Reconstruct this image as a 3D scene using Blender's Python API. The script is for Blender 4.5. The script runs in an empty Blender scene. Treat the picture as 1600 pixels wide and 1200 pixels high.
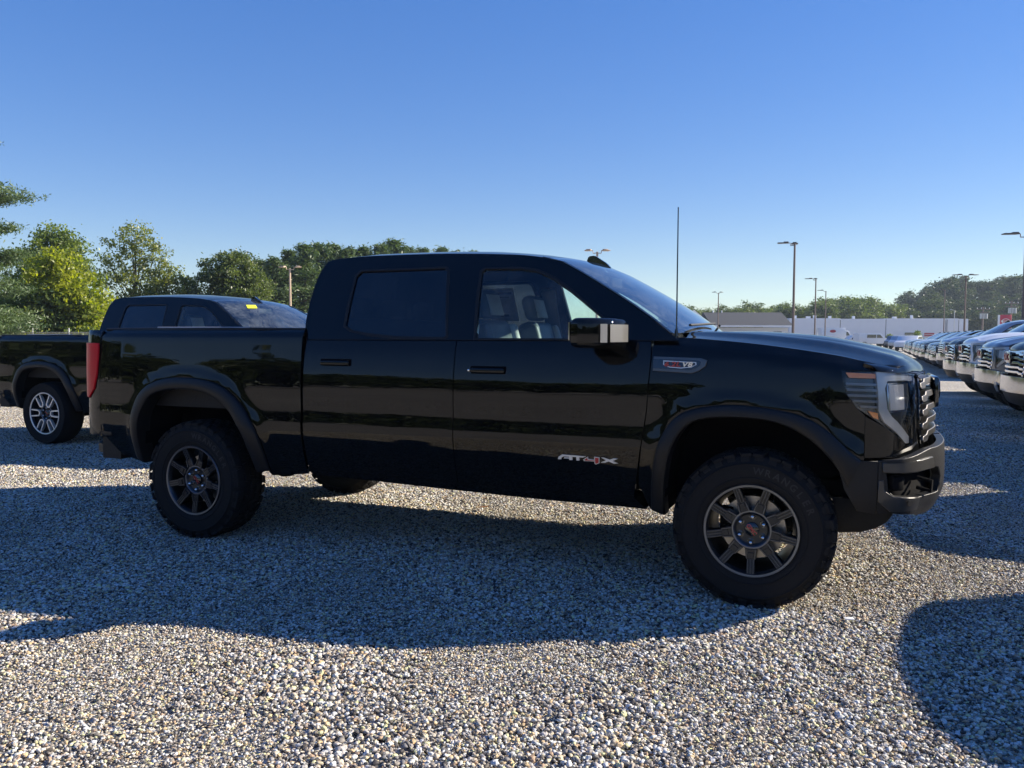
import bpy, bmesh, math, random
import numpy as np
from mathutils import Vector, Matrix
from mathutils.geometry import delaunay_2d_cdt
R = math.radians
rng = random.Random(7)
sc = bpy.context.scene
COL = sc.collection

# ------------------------------------------------------------------ camera
cam = bpy.data.objects.new('camera', bpy.data.cameras.new('camera'))
COL.objects.link(cam)
cx, cy, cz, yaw, pitch, roll, fpx = 2.34468, -5.307, 1.40741, 0.39876, -0.05896, 0.00087, 1270.0
fw = Vector((-math.sin(yaw)*math.cos(pitch), math.cos(yaw)*math.cos(pitch), math.sin(pitch)))
rt = Vector((math.cos(yaw), math.sin(yaw), 0)); up = rt.cross(fw)
r2 = rt*math.cos(roll)+up*math.sin(roll); u2 = -rt*math.sin(roll)+up*math.cos(roll)
cam.matrix_world = Matrix(((r2.x, u2.x, -fw.x, cx), (r2.y, u2.y, -fw.y, cy), (r2.z, u2.z, -fw.z, cz), (0, 0, 0, 1)))
cam.data.sensor_width = 36; cam.data.lens = fpx/1600*36
cam.data.clip_end = 3000; cam.data.clip_start = .05
sc.camera = cam

# ------------------------------------------------------------------ light
SUN = Vector((1.58, 1.05, 1.0)).normalized()
w = bpy.data.worlds.new('World'); sc.world = w; w.use_nodes = True
nt = w.node_tree; nt.nodes.clear()
sky = nt.nodes.new('ShaderNodeTexSky'); sky.sky_type = 'NISHITA'; sky.sun_disc = False
sky.sun_elevation = math.asin(SUN.z); sky.sun_rotation = math.atan2(SUN.x, SUN.y)
sky.air_density = 1.0; sky.dust_density = 0.0; sky.ozone_density = 4.0; sky.altitude = 0
bg = nt.nodes.new('ShaderNodeBackground'); bg.inputs[1].default_value = 0.15
wo = nt.nodes.new('ShaderNodeOutputWorld')
hsv = nt.nodes.new('ShaderNodeHueSaturation'); hsv.inputs['Saturation'].default_value = 1.72; hsv.inputs['Hue'].default_value = .524
gm_ = nt.nodes.new('ShaderNodeGamma'); gm_.inputs[1].default_value = .56
nt.links.new(sky.outputs[0], gm_.inputs[0]); nt.links.new(gm_.outputs[0], hsv.inputs['Color']); nt.links.new(hsv.outputs[0], bg.inputs[0]); nt.links.new(bg.outputs[0], wo.inputs[0])
sl = bpy.data.objects.new('sun', bpy.data.lights.new('sun', 'SUN')); COL.objects.link(sl)
sl.data.energy = 5.0; sl.data.angle = R(0.5); sl.data.color = (1, .90, .75)
sl.rotation_euler = SUN.to_track_quat('Z', 'Y').to_euler()
sc.view_settings.view_transform = 'Standard'; sc.view_settings.look = 'None'
sc.view_settings.exposure = 1.1; sc.view_settings.gamma = 1
sc.cycles.max_bounces = 8; sc.cycles.transparent_max_bounces = 16
sc.cycles.use_denoising = True

# ------------------------------------------------------------------ materials
MATS = {}
def newmat(name):
    m = bpy.data.materials.new(name); m.use_nodes = True
    MATS[name] = m
    return m, m.node_tree, m.node_tree.nodes['Principled BSDF']
def pm(name, col, rough=.5, metal=0, coat=0, spec=.5, noise=0, nscale=30, bump=0, coat_rough=.03, emit=None):
    m, t, b = newmat(name)
    b.inputs['Base Color'].default_value = (*col, 1); b.inputs['Roughness'].default_value = rough
    b.inputs['Metallic'].default_value = metal; b.inputs['Coat Weight'].default_value = coat
    b.inputs['Coat Roughness'].default_value = coat_rough
    b.inputs['Specular IOR Level'].default_value = spec
    tc = t.nodes.new('ShaderNodeTexCoord')
    if noise or bump:
        n = t.nodes.new('ShaderNodeTexNoise'); n.inputs['Scale'].default_value = nscale; n.inputs['Detail'].default_value = 5
        t.links.new(tc.outputs['Object'], n.inputs[0])
        if noise:
            r = t.nodes.new('ShaderNodeMapRange'); r.inputs[3].default_value = 1-noise; r.inputs[4].default_value = 1+noise
            t.links.new(n.outputs[0], r.inputs[0])
            mx = t.nodes.new('ShaderNodeVectorMath'); mx.operation = 'SCALE'; mx.inputs[0].default_value = col
            t.links.new(r.outputs[0], mx.inputs['Scale']); t.links.new(mx.outputs[0], b.inputs['Base Color'])
            r2_ = t.nodes.new('ShaderNodeMapRange'); r2_.inputs[3].default_value = max(0, rough*.85); r2_.inputs[4].default_value = min(1, rough*1.2)
            t.links.new(n.outputs[0], r2_.inputs[0]); t.links.new(r2_.outputs[0], b.inputs['Roughness'])
        if bump:
            bp = t.nodes.new('ShaderNodeBump'); bp.inputs['Strength'].default_value = bump; bp.inputs['Distance'].default_value = .01
            t.links.new(n.outputs[0], bp.inputs['Height']); t.links.new(bp.outputs[0], b.inputs['Normal'])
    if emit:
        b.inputs['Emission Color'].default_value = (*emit[0], 1); b.inputs['Emission Strength'].default_value = emit[1]
    return m
def paint(name, col, metal=.0, rough=.35, dust=.02):
    """car paint: base under a clear coat, with a thin uneven film of dust and dried water spots"""
    m, t, b = newmat(name)
    b.inputs['Metallic'].default_value = metal; b.inputs['Roughness'].default_value = rough
    b.inputs['Coat Weight'].default_value = 1 if max(col) > .05 else .72; b.inputs['Coat Roughness'].default_value = .02; b.inputs['Specular IOR Level'].default_value = 0 if not metal else .5
    tc = t.nodes.new('ShaderNodeTexCoord')
    n = t.nodes.new('ShaderNodeTexNoise'); n.inputs['Scale'].default_value = 3.0; n.inputs['Detail'].default_value = 9; n.inputs['Roughness'].default_value = .65
    mp = t.nodes.new('ShaderNodeMapping'); mp.inputs['Scale'].default_value = (6, 1, .6)
    t.links.new(tc.outputs['Object'], mp.inputs[0])
    n2 = t.nodes.new('ShaderNodeTexNoise'); n2.inputs['Scale'].default_value = 4; n2.inputs['Detail'].default_value = 4
    t.links.new(tc.outputs['Object'], n.inputs[0]); t.links.new(mp.outputs[0], n2.inputs[0])
    mul = t.nodes.new('ShaderNodeMath'); mul.operation = 'MULTIPLY'
    t.links.new(n.outputs[0], mul.inputs[0]); t.links.new(n2.outputs[0], mul.inputs[1])
    rr = t.nodes.new('ShaderNodeMapRange'); rr.inputs[1].default_value = .2; rr.inputs[2].default_value = .5
    rr.inputs[3].default_value = 0; rr.inputs[4].default_value = dust
    t.links.new(mul.outputs[0], rr.inputs[0])
    mix = t.nodes.new('ShaderNodeMixRGB'); mix.inputs[1].default_value = (*col, 1); mix.inputs[2].default_value = (.45, .40, .33, 1)
    t.links.new(rr.outputs[0], mix.inputs[0]); t.links.new(mix.outputs[0], b.inputs['Base Color'])
    rc = t.nodes.new('ShaderNodeMapRange'); rc.inputs[1].default_value = .2; rc.inputs[2].default_value = .5
    rc.inputs[3].default_value = .01; rc.inputs[4].default_value = .07
    t.links.new(mul.outputs[0], rc.inputs[0]); t.links.new(rc.outputs[0], b.inputs['Coat Roughness'])
    n3 = t.nodes.new('ShaderNodeTexNoise'); n3.inputs['Scale'].default_value = 2.2; n3.inputs['Detail'].default_value = 1
    t.links.new(tc.outputs['Object'], n3.inputs[0])
    bp = t.nodes.new('ShaderNodeBump'); bp.inputs['Strength'].default_value = .06; bp.inputs['Distance'].default_value = .05
    t.links.new(n3.outputs[0], bp.inputs['Height']); t.links.new(bp.outputs[0], b.inputs['Coat Normal'])
    return m
def glass(name, tint, rough=.0, fog=.0, refl=1.6):
    """thin automotive glass: tinted transparency with a fresnel reflection, some condensation"""
    m = bpy.data.materials.new(name); m.use_nodes = True; t = m.node_tree; t.nodes.clear(); MATS[name] = m
    o = t.nodes.new('ShaderNodeOutputMaterial'); tr = t.nodes.new('ShaderNodeBsdfTransparent'); tr.inputs[0].default_value = (*tint, 1)
    gl = t.nodes.new('ShaderNodeBsdfGlossy'); gl.inputs['Roughness'].default_value = .02
    fr = t.nodes.new('ShaderNodeFresnel'); fr.inputs[0].default_value = 1.5
    ml = t.nodes.new('ShaderNodeMath'); ml.operation = 'MULTIPLY'; ml.inputs[1].default_value = refl; ml.use_clamp = True
    mx = t.nodes.new('ShaderNodeMixShader')
    t.links.new(fr.outputs[0], ml.inputs[0]); t.links.new(ml.outputs[0], mx.inputs[0])
    base = tr.outputs[0]
    if fog:
        df = t.nodes.new('ShaderNodeBsdfTranslucent'); df.inputs[0].default_value = (.5, .56, .58, 1)
        d2 = t.nodes.new('ShaderNodeBsdfDiffuse'); d2.inputs[0].default_value = (.5, .56, .58, 1)
        ad = t.nodes.new('ShaderNodeMixShader'); t.links.new(df.outputs[0], ad.inputs[1]); t.links.new(d2.outputs[0], ad.inputs[2])
        tc = t.nodes.new('ShaderNodeTexCoord'); mp = t.nodes.new('ShaderNodeMapping'); mp.inputs['Scale'].default_value = (45, 45, 3)
        n = t.nodes.new('ShaderNodeTexNoise'); n.inputs['Scale'].default_value = 1; n.inputs['Detail'].default_value = 6
        n2 = t.nodes.new('ShaderNodeTexNoise'); n2.inputs['Scale'].default_value = 6; n2.inputs['Detail'].default_value = 3
        t.links.new(tc.outputs['Object'], mp.inputs[0]); t.links.new(mp.outputs[0], n.inputs[0]); t.links.new(tc.outputs['Object'], n2.inputs[0])
        mm = t.nodes.new('ShaderNodeMath'); mm.operation = 'MULTIPLY'
        t.links.new(n.outputs[0], mm.inputs[0]); t.links.new(n2.outputs[0], mm.inputs[1])
        r = t.nodes.new('ShaderNodeMapRange'); r.inputs[1].default_value = .15; r.inputs[2].default_value = .45; r.inputs[4].default_value = fog
        t.links.new(mm.outputs[0], r.inputs[0])
        m2 = t.nodes.new('ShaderNodeMixShader'); t.links.new(r.outputs[0], m2.inputs[0])
        t.links.new(tr.outputs[0], m2.inputs[1]); t.links.new(ad.outputs[0], m2.inputs[2]); base = m2.outputs[0]
    t.links.new(base, mx.inputs[1]); t.links.new(gl.outputs[0], mx.inputs[2]); t.links.new(mx.outputs[0], o.inputs[0])
    return m

M_BLACK = paint('black_paint', (.0022, .0027, .0034), dust=.012)
M_WHITE = paint('white_paint', (.72, .73, .74))
M_SILVER = paint('silver_paint', (.38, .40, .43), metal=.6)
M_GREY = paint('grey_paint', (.09, .10, .12), metal=.5)
M_BLUE = paint('dark_blue_paint', (.012, .022, .06), metal=.3)
M_PLASTIC = pm('black_plastic', (.010, .010, .011), .55, spec=.3, noise=.25, nscale=60, bump=.25)
M_BUMPER = pm('textured_bumper', (.010, .010, .011), .42, spec=.3, noise=.2, nscale=160, bump=.15)
M_BTRIM = pm('bumper_trim_grey', (.065, .063, .060), .32, metal=.55, noise=.1, nscale=120)
M_REDB = pm('red_badge', (.45, .012, .02), .3)
M_TLET = pm('tyre_lettering_rubber', (.017, .017, .018), .65)
M_DARK = pm('underbody_black', (.005, .005, .006), .85, spec=.1, noise=.3, nscale=12)
M_GLOSSBLK = pm('gloss_black', (.004, .004, .005), .1, coat=1)
M_RUBBER = pm('tyre_rubber', (.009, .009, .010), .72, spec=.25, noise=.35, nscale=25, bump=.2)
M_WELL = pm('wheel_well_liner', (.005, .005, .006), .95, spec=.05)
M_RIM = pm('dark_graphite_wheel', (.036, .040, .048), .32, metal=.85, noise=.15, nscale=40)
M_RIMLIP = pm('machined_rim_lip', (.125, .14, .17), .3, metal=.9)
M_SPEDGE = pm('spoke_edge', (.095, .105, .125), .3, metal=.9)
M_MACH = pm('bright_machined_metal', (.80, .79, .76), .35, metal=.5)
M_BCHROME = pm('bumper_chrome', (.5, .5, .52), .14, metal=1)
M_CHROME = pm('chrome', (.75, .76, .78), .09, metal=1)
M_DCHROME = pm('dark_chrome', (.14, .135, .13), .36, metal=1)
M_FIN = pm('lamp_fin_grey', (.20, .22, .25), .3, metal=.7)
M_SATIN = pm('satin_silver', (.55, .54, .52), .35, metal=.75)
M_LED = pm('clear_lamp_lens', (.55, .55, .54), .25, metal=.3, coat=.6)
M_LAMPIN = pm('lamp_inner_reflector', (.10, .11, .12), .25, metal=.8)
M_AMBER = pm('amber_lens', (.95, .30, .05), .2, coat=1)
M_RED = pm('red_tail_lens', (.62, .003, .012), .40, coat=.05, spec=.2, noise=.15, nscale=9)
M_REDL = pm('red_lettering', (.40, .03, .04), .3)
M_WHITEL = pm('silver_lettering', (.75, .74, .70), .3, metal=.3)
M_REARGL = glass('privacy_glass', (.03, .035, .045), fog=.05)
M_GLASS = glass('door_glass', (.86, .99, .97), fog=.16)
M_WSGL = glass('windscreen_glass', (.72, .86, .86), fog=.40)
M_HLGL = glass('headlight_cover', (.95, .96, .97), refl=.8)
M_SEAT = pm('seat_leather', (.16, .19, .19), .5, noise=.2, nscale=14)
M_SEATLIT = pm('seat_leather_sunlit', (.62, .64, .60), .6)  # paler copy of the seat leather, sunlight put into its colour
M_DASH = pm('dashboard', (.03, .03, .033), .6)
M_TRIM = pm('cabin_trim_light', (.30, .31, .30), .7)
M_PAPER = pm('window_sticker_paper', (.42, .42, .40), .7, noise=.3, nscale=60)
M_YELLOW = pm('yellow_sticker', (.75, .80, .03), .5)
M_DISC = pm('brake_disc', (.32, .31, .30), .35, metal=.9)
M_RAILGLINT = pm('bed_rail_cap', (.25, .25, .26), .4)  # pale grey that paints the sun caught on the bed rail's top edge
M_POLE = pm('weathered_steel_pole', (.16, .12, .10), .6, noise=.3)
M_POLET = pm('tan_pole', (.48, .36, .26), .6, noise=.2)
M_HEADM = pm('lamp_head_bronze', (.07, .06, .055), .5)

# ------------------------------------------------------------------ helpers
def link(name, me, mat=None, parent=None):
    o = bpy.data.objects.new(name, me); COL.objects.link(o)
    if parent is not None: o.parent = parent
    if mat is not None and me is not None: me.materials.append(mat)
    return o
def empty(name, loc=(0, 0, 0), rz=0, parent=None):
    o = bpy.data.objects.new(name, None); COL.objects.link(o); o.location = loc; o.rotation_euler = (0, 0, rz)
    o.empty_display_size = .2
    if parent is not None: o.parent = parent
    return o
def tag(o, label=None, cat=None, group=None, kind=None):
    if label: o['label'] = label
    if cat: o['category'] = cat
    if group: o['group'] = group
    if kind: o['kind'] = kind
    return o
def mesh_np(name, V, F, smooth=False):
    """F: array (n,k) or list of lists"""
    me = bpy.data.meshes.new(name)
    if isinstance(F, np.ndarray):
        V = np.asarray(V, dtype=np.float32); n, k = F.shape
        me.vertices.add(len(V)); me.vertices.foreach_set('co', V.ravel())
        me.loops.add(n*k); me.loops.foreach_set('vertex_index', F.astype(np.int32).ravel())
        me.polygons.add(n); me.polygons.foreach_set('loop_start', np.arange(0, n*k, k, dtype=np.int32))
        me.update(calc_edges=True)
    else:
        me.from_pydata([tuple(v) for v in V], [], F)
    if smooth: me.polygons.foreach_set('use_smooth', [True]*len(me.polygons))
    me.update(); return me
def bm_obj(name, bm, mat, parent=None, smooth=False):
    me = bpy.data.meshes.new(name); bm.to_mesh(me); bm.free()
    if smooth:
        me.polygons.foreach_set('use_smooth', [True]*len(me.polygons))
        try: me.set_sharp_from_angle(angle=R(38))
        except Exception: pass
    return link(name, me, mat, parent)
def add_box(bm, c, s, bev=0, rot=None, seg=2):
    r = bmesh.ops.create_cube(bm, size=1); vs = r['verts']
    for v in vs: v.co = Vector((v.co.x*s[0], v.co.y*s[1], v.co.z*s[2]))
    if bev:
        es = list({e for v in vs for e in v.link_edges})
        rr = bmesh.ops.bevel(bm, geom=es, offset=bev, segments=seg, profile=.5, affect='EDGES')
        vs = list({v for f in rr['faces'] for v in f.verts} | {v for v in vs if v.is_valid})
    M = Matrix.Translation(c) @ (rot.to_4x4() if rot else Matrix())
    for v in vs: v.co = M @ v.co
    return vs
def box(name, c, s, mat, parent=None, bev=0, rot=None, smooth=None):
    bm = bmesh.new(); add_box(bm, c, s, bev, rot)
    return bm_obj(name, bm, mat, parent, smooth=bool(bev) if smooth is None else smooth)
def add_prism(bm, pts, d0, d1, axis='y'):
    """extrude a 2D outline; axis y: pts are (x,z); z: (x,y); x: (y,z)"""
    def P(p, d):
        return {'y': (p[0], d, p[1]), 'z': (p[0], p[1], d), 'x': (d, p[0], p[1])}[axis]
    a = [bm.verts.new(P(p, d0)) for p in pts]; b = [bm.verts.new(P(p, d1)) for p in pts]
    n = len(pts)
    fs = [bm.faces.new(a), bm.faces.new(b[::-1])]
    for i in range(n): fs.append(bm.faces.new((a[i], b[i], b[(i+1) % n], a[(i+1) % n])))
    bmesh.ops.recalc_face_normals(bm, faces=fs)
    return a+b, fs
def prism(name, pts, d0, d1, mat, parent=None, axis='y', bev=0):
    bm = bmesh.new(); vs, fs = add_prism(bm, pts, d0, d1, axis)
    if bev:
        bmesh.ops.bevel(bm, geom=bm.edges[:], offset=bev, segments=2, profile=.5, affect='EDGES')
    return bm_obj(name, bm, mat, parent, smooth=bool(bev))
def add_tube(bm, pts, rad, n=10, cap=True):
    pts = [Vector(p) for p in pts]; rings = []
    rad = rad if isinstance(rad, (list, tuple)) else [rad]*len(pts)
    prev = None
    for i, p in enumerate(pts):
        d = (pts[min(i+1, len(pts)-1)]-pts[max(i-1, 0)]).normalized()
        ref = prev if prev is not None else (Vector((0, 0, 1)) if abs(d.z) < .9 else Vector((1, 0, 0)))
        a = d.cross(ref).normalized() if prev is None else (ref-d*ref.dot(d)).normalized()
        prev = a
        b = d.cross(a)
        rings.append([bm.verts.new(p+(a*math.cos(2*math.pi*k/n)+b*math.sin(2*math.pi*k/n))*rad[i]) for k in range(n)])
    for i in range(len(rings)-1):
        for k in range(n):
            bm.faces.new((rings[i][k], rings[i][(k+1) % n], rings[i+1][(k+1) % n], rings[i+1][k]))
    if cap: bm.faces.new(rings[0][::-1]); bm.faces.new(rings[-1])
def tube(name, pts, rad, mat, parent=None, n=10):
    bm = bmesh.new(); add_tube(bm, pts, rad, n); return bm_obj(name, bm, mat, parent, smooth=True)
def add_lathe(bm, prof, n=48, closed=False):
    """prof: list of (radius, y) around the Y axis"""
    rings = []
    for r, y in prof:
        rings.append([bm.verts.new((r*math.cos(2*math.pi*k/n), y, r*math.sin(2*math.pi*k/n))) for k in range(n)])
    m = len(rings)
    for i in range(m if closed else m-1):
        A, B = rings[i], rings[(i+1) % m]
        for k in range(n): bm.faces.new((A[k], A[(k+1) % n], B[(k+1) % n], B[k]))
    return rings
def catmull(pts, sub=8, closed=False):
    P = np.array(pts, float); out = []; n = len(P)
    for i in range(n if closed else n-1):
        g = (lambda k: P[k % n]) if closed else (lambda k: P[min(max(k, 0), n-1)])
        p0, p1, p2, p3 = g(i-1), g(i), g(i+1), g(i+2)
        for k in range(sub):
            t = k/sub
            out.append(.5*((2*p1)+(-p0+p2)*t+(2*p0-5*p1+4*p2-p3)*t*t+(-p0+3*p1-3*p2+p3)*t**3))
    if not closed: out.append(P[-1])
    return np.array(out)
class Curve1:
    """smooth y(x) through points"""
    def __init__(s, pts):
        c = catmull(pts, 12); s.x = c[:, 0]; s.y = c[:, 1]
        if s.x[0] > s.x[-1]: s.x = s.x[::-1]; s.y = s.y[::-1]
    def __call__(s, x): return float(np.interp(x, s.x, s.y))
class Arc2:
    def __init__(s, pts):
        s.p = catmull(pts, 16); s.t = np.concatenate([[0], np.cumsum(np.linalg.norm(np.diff(s.p, axis=0), axis=1))]); s.L = s.t[-1]
    def __call__(s, t): return float(np.interp(t, s.t, s.p[:, 0])), float(np.interp(t, s.t, s.p[:, 1]))
    def y_of_x(s, x):
        o = np.argsort(s.p[:, 0]); return float(np.interp(x, s.p[o, 0], s.p[o, 1]))
    def x_of_y(s, y):
        o = np.argsort(s.p[:, 1]); return float(np.interp(y, s.p[o, 1], s.p[o, 0]))
def in_poly(pts, poly):
    x, y = pts[:, 0], pts[:, 1]; c = np.zeros(len(pts), bool); n = len(poly); j = n-1
    for i in range(n):
        xi, yi = poly[i]; xj, yj = poly[j]
        m = ((yi > y) != (yj > y)) & (x < (xj-xi)*(y-yi)/((yj-yi) if yj != yi else 1e-12)+xi)
        c ^= m; j = i
    return c
def dist_poly(pts, poly, closed=True):
    d = np.full(len(pts), 1e9); n = len(poly)
    for i in range(n if closed else n-1):
        a = poly[i]; b = poly[(i+1) % n]; ab = b-a; L = (ab**2).sum()+1e-12
        t = np.clip(((pts-a)@ab)/L, 0, 1); d = np.minimum(d, np.linalg.norm(pts-(a+t[:, None]*ab), axis=1))
    return d
def panel(name, mat, parent, outline, fn, out, step=.07, holes=(), depth=.018, lip=.003, mesh_only=False):
    """a pressed sheet: outline and holes in (u,v), fn(u,v)->(x,y,z), out = rough outward direction; edges rolled inwards"""
    loops = []
    for poly in [outline]+list(holes):
        q = []
        n = len(poly)
        for i in range(n):
            a = np.array(poly[i], float); b = np.array(poly[(i+1) % n], float)
            k = max(1, int(math.ceil(np.linalg.norm(b-a)/step)))
            for j in range(k): q.append(a+(b-a)*j/k)
        loops.append(np.array(q))
    O = loops[0]; lo = O.min(0); hi = O.max(0)
    gx = np.arange(lo[0]+step*.5, hi[0], step); gy = np.arange(lo[1]+step*.5, hi[1], step)
    G = np.array([(x, y) for i, x in enumerate(gx) for y in gy]) if len(gx) and len(gy) else np.zeros((0, 2))
    if len(G):
        k = in_poly(G, O) & (dist_poly(G, O) > step*.35)
        for h in loops[1:]: k &= ~in_poly(G, h) & (dist_poly(G, h) > step*.35)
        G = G[k]
    V = []; E = []; s = 0
    for L in loops:
        V += [tuple(p) for p in L]; n = len(L)
        E += [(s+i, s+(i+1) % n) for i in range(n)]; s += n
    nb = len(V); V += [tuple(p) for p in G]
    vo, eo, fo, ov, _, _ = delaunay_2d_cdt([Vector(v) for v in V], E, [], 0, 1e-6)
    vo = np.array([tuple(v) for v in vo]); F = np.array([f for f in fo if len(f) == 3])
    cen = vo[F].mean(1); k = in_poly(cen, O)
    for h in loops[1:]: k &= ~in_poly(cen, h)
    F = F[k]
    P = [Vector(fn(*p)) for p in vo]; out = Vector(out)
    e = 1e-3; N = []
    for p in vo:
        a = Vector(fn(p[0]+e, p[1]))-Vector(fn(p[0]-e, p[1])); b = Vector(fn(p[0], p[1]+e))-Vector(fn(p[0], p[1]-e))
        n = a.cross(b)
        if n.length < 1e-12: n = out.copy()
        n.normalize()
        N.append(n)
    flip = sum(n.dot(out) for n in N) < 0
    if flip: N = [-n for n in N]; F = F[:, ::-1]
    # orient triangles: uv orientation may vary; check each
    FF = []
    for f in F:
        n = (P[f[1]]-P[f[0]]).cross(P[f[2]]-P[f[0]])
        FF.append(tuple(f) if n.dot(N[f[0]]+N[f[1]]+N[f[2]]) > 0 else tuple(f[::-1]))
    ed = {}
    for f in FF:
        for i in range(3):
            a, b = f[i], f[(i+1) % 3]; ed[(a, b)] = 1
    bnd = [(a, b) for (a, b) in ed if (b, a) not in ed]
    verts = [tuple(p) for p in P]; faces = list(FF); ln = []
    for f in FF: ln += [tuple(N[i]) for i in f]
    acc = {}
    for a, b in bnd:
        t = (P[b]-P[a])
        for i in (a, b):
            o = t.cross(N[i]);  o = o.normalized() if o.length > 1e-12 else Vector((0, 0, 0))
            acc[i] = acc.get(i, Vector((0, 0, 0)))+o
    idx = {}
    for i, o in acc.items():
        o = o.normalized() if o.length > 1e-9 else Vector((0, 0, 0))
        idx[i] = (len(verts), len(verts)+1, o)
        verts.append(tuple(P[i]+o*lip*.7-N[i]*lip)); verts.append(tuple(P[i]+o*lip*.7-N[i]*depth))
    for a, b in bnd:
        a1, a2, oa = idx[a]; b1, b2, ob = idx[b]
        faces.append((b, a, a1, b1)); ln += [tuple(N[b]), tuple(N[a]), tuple((oa+N[a]*.15).normalized()), tuple((ob+N[b]*.15).normalized())]
        faces.append((b1, a1, a2, b2)); ln += [tuple(ob), tuple(oa), tuple(oa), tuple(ob)]
    me = bpy.data.meshes.new(name); me.from_pydata(verts, [], faces)
    me.polygons.foreach_set('use_smooth', [True]*len(faces))
    try:
        if len(ln) == len(me.loops): me.normals_split_custom_set(ln)
    except Exception as ex: print('normals', name, ex)
    return link(name, me, mat, parent)
def txt_mesh(s, size, depth, font_shear=0, spacing=1.0, bold=0, align='CENTER'):
    cu = bpy.data.curves.new('lettering', 'FONT'); cu.body = s; cu.size = size; cu.extrude = depth; cu.shear = font_shear
    cu.space_character = spacing; cu.offset = bold; cu.align_x = align; cu.align_y = 'CENTER'; cu.resolution_u = 2
    ob = bpy.data.objects.new('lettering', cu); COL.objects.link(ob)
    dg = bpy.context.evaluated_depsgraph_get(); dg.update()
    me = bpy.data.meshes.new_from_object(ob.evaluated_get(dg)); me.materials.clear()
    bpy.data.objects.remove(ob); bpy.data.curves.remove(cu)
    return me
def xf(me, M):
    me.transform(M); me.update(); return me
def children(o, _c={}):
    return [c for c in bpy.data.objects if c.parent == o]
def tree_of(o):
    return (o, [tree_of(c) for c in children(o)])
def copy_tree(t, parent=None, skip=(), swap={}, paintmap=None):
    o, ch = t; c = o.copy(); COL.objects.link(c); c.parent = parent
    if paintmap and o.type == 'MESH' and o.material_slots:
        for i, s in enumerate(o.material_slots):
            if s.material in paintmap:
                c.material_slots[i].link = 'OBJECT'; c.material_slots[i].material = paintmap[s.material]
    for k in ch:
        if k[0].name.split('.')[0] in skip: continue
        copy_tree(k, c, skip, swap, paintmap)
    return c

# ------------------------------------------------------------------ pickup truck surfaces
W_LOW = Curve1([(.40, .880), (.47, .918), (.55, .950), (.63, .975), (.69, .991), (.75, 1.002), (.80, 1.0085), (.845, 1.0085), (.89, 1.0045), (.935, 1.0015), (.98, 1.002), (1.05, 1.003), (1.13, 1.000), (1.22, .989), (1.31, .972), (1.385, .948), (1.46, .915)])
W_BED = Curve1([(.40, .880), (.47, .918), (.55, .950), (.63, .975), (.69, .991), (.75, 1.002), (.80, 1.0085), (.845, 1.0085), (.89, 1.0045), (.935, 1.0015), (.98, 1.002), (1.05, 1.003), (1.13, 1.000), (1.22, .995), (1.31, .985), (1.40, .974), (1.43, .962), (1.452, .930)])
FC = Arc2([(1.9, -1.004), (2.20, -.992), (2.35, -.968), (2.47, -.935), (2.545, -.885), (2.60, -.80), (2.645, -.70), (2.705, -.45), (2.75, -.22), (2.76, 0)])
BC = Arc2([(2.20, -.995), (2.45, -.975), (2.56, -.95), (2.63, -.88), (2.69, -.76), (2.765, -.58), (2.815, -.3), (2.825, 0)])
RC = Arc2([(-2.55, -1.004), (-2.75, -.994), (-2.88, -.968), (-2.965, -.915), (-3.02, -.83), (-3.045, -.72), (-3.05, -.5)])
FC0 = [t for t in np.arange(0, .6, .001) if FC(t)[0] >= 2.20][0]
RC0 = [t for t in np.arange(0, .6, .001) if RC(t)[0] <= -2.60][0]
TOP = [(-.958, 1.385), (-.985, 1.51), (-.996, 1.66), (-.996, 1.79), (-.978, 1.872), (-.93, 1.918), (-.73, 1.935), (-.43, 1.936), (-.05, 1.930), (.39, 1.907), (.57, 1.886), (.70, 1.858), (.83, 1.795), (1.085, 1.65), (1.285, 1.524), (1.40, 1.440), (1.455, 1.400), (1.472, 1.385)]
TOPC = catmull(TOP, 6)
FT = Curve1([(1.30, 1.405), (1.45, 1.402), (1.67, 1.386), (1.93, 1.360), (2.24, 1.315), (2.40, 1.280), (2.50, 1.252), (2.6, 1.21)])
HC = Curve1([(1.40, 1.428), (1.60, 1.436), (1.84, 1.436), (2.2, 1.408), (2.5, 1.362), (2.8, 1.30)])
ARCH_F = [(1.334, .459), (1.353, .669), (1.393, .845), (1.467, .968), (1.56, 1.022), (1.724, 1.051), (1.915, 1.045), (2.1, 1.01), (2.221, .944), (2.326, .845), (2.385, .795)]
ARCH_FI = [(1.408, .430), (1.416, .605), (1.455, .796), (1.528, .926), (1.627, .974), (1.79, .988), (1.979, .972), (2.117, .914), (2.224, .824), (2.300, .720), (2.325, .66)]
ARCH_R = [(-2.434, .532), (-2.425, .787), (-2.356, .973), (-2.201, 1.081), (-1.963, 1.118), (-1.679, 1.093), (-1.489, .999), (-1.331, .811), (-1.272, .622), (-1.258, .503)]
ARCH_RI = [(-2.367, .49), (-2.352, .744), (-2.279, .93), (-2.143, 1.015), (-1.908, 1.039), (-1.709, 1.014), (-1.545, .923), (-1.424, .764), (-1.374, .595), (-1.355, .488)]
AF = catmull(ARCH_F, 5); AR = catmull(ARCH_R, 5)
_bc = {}
def bulge(x, z):
    k = (round(x, 4), round(z, 4))
    if k in _bc: return _bc[k]
    A = AF if x > .2 else AR
    if z > 1.35 or (.2 < x < 1.05) or (-1.0 < x <= .2): v = 0
    else:
        d = float(dist_poly(np.array([[x, z]]), A, closed=False)[0])
        v = .013*math.exp(-(d/.05)**2)
    _bc[k] = v; return v
def w_low(x, z, bed=False):
    w = W_BED(z) if bed else W_LOW(z)
    if x > 1.9: w += FC.y_of_x(min(x, 2.6))*-1-1.004
    if x < -2.55: w += RC.y_of_x(max(x, -2.98))*-1-1.004
    return w+bulge(x, z)
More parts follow.
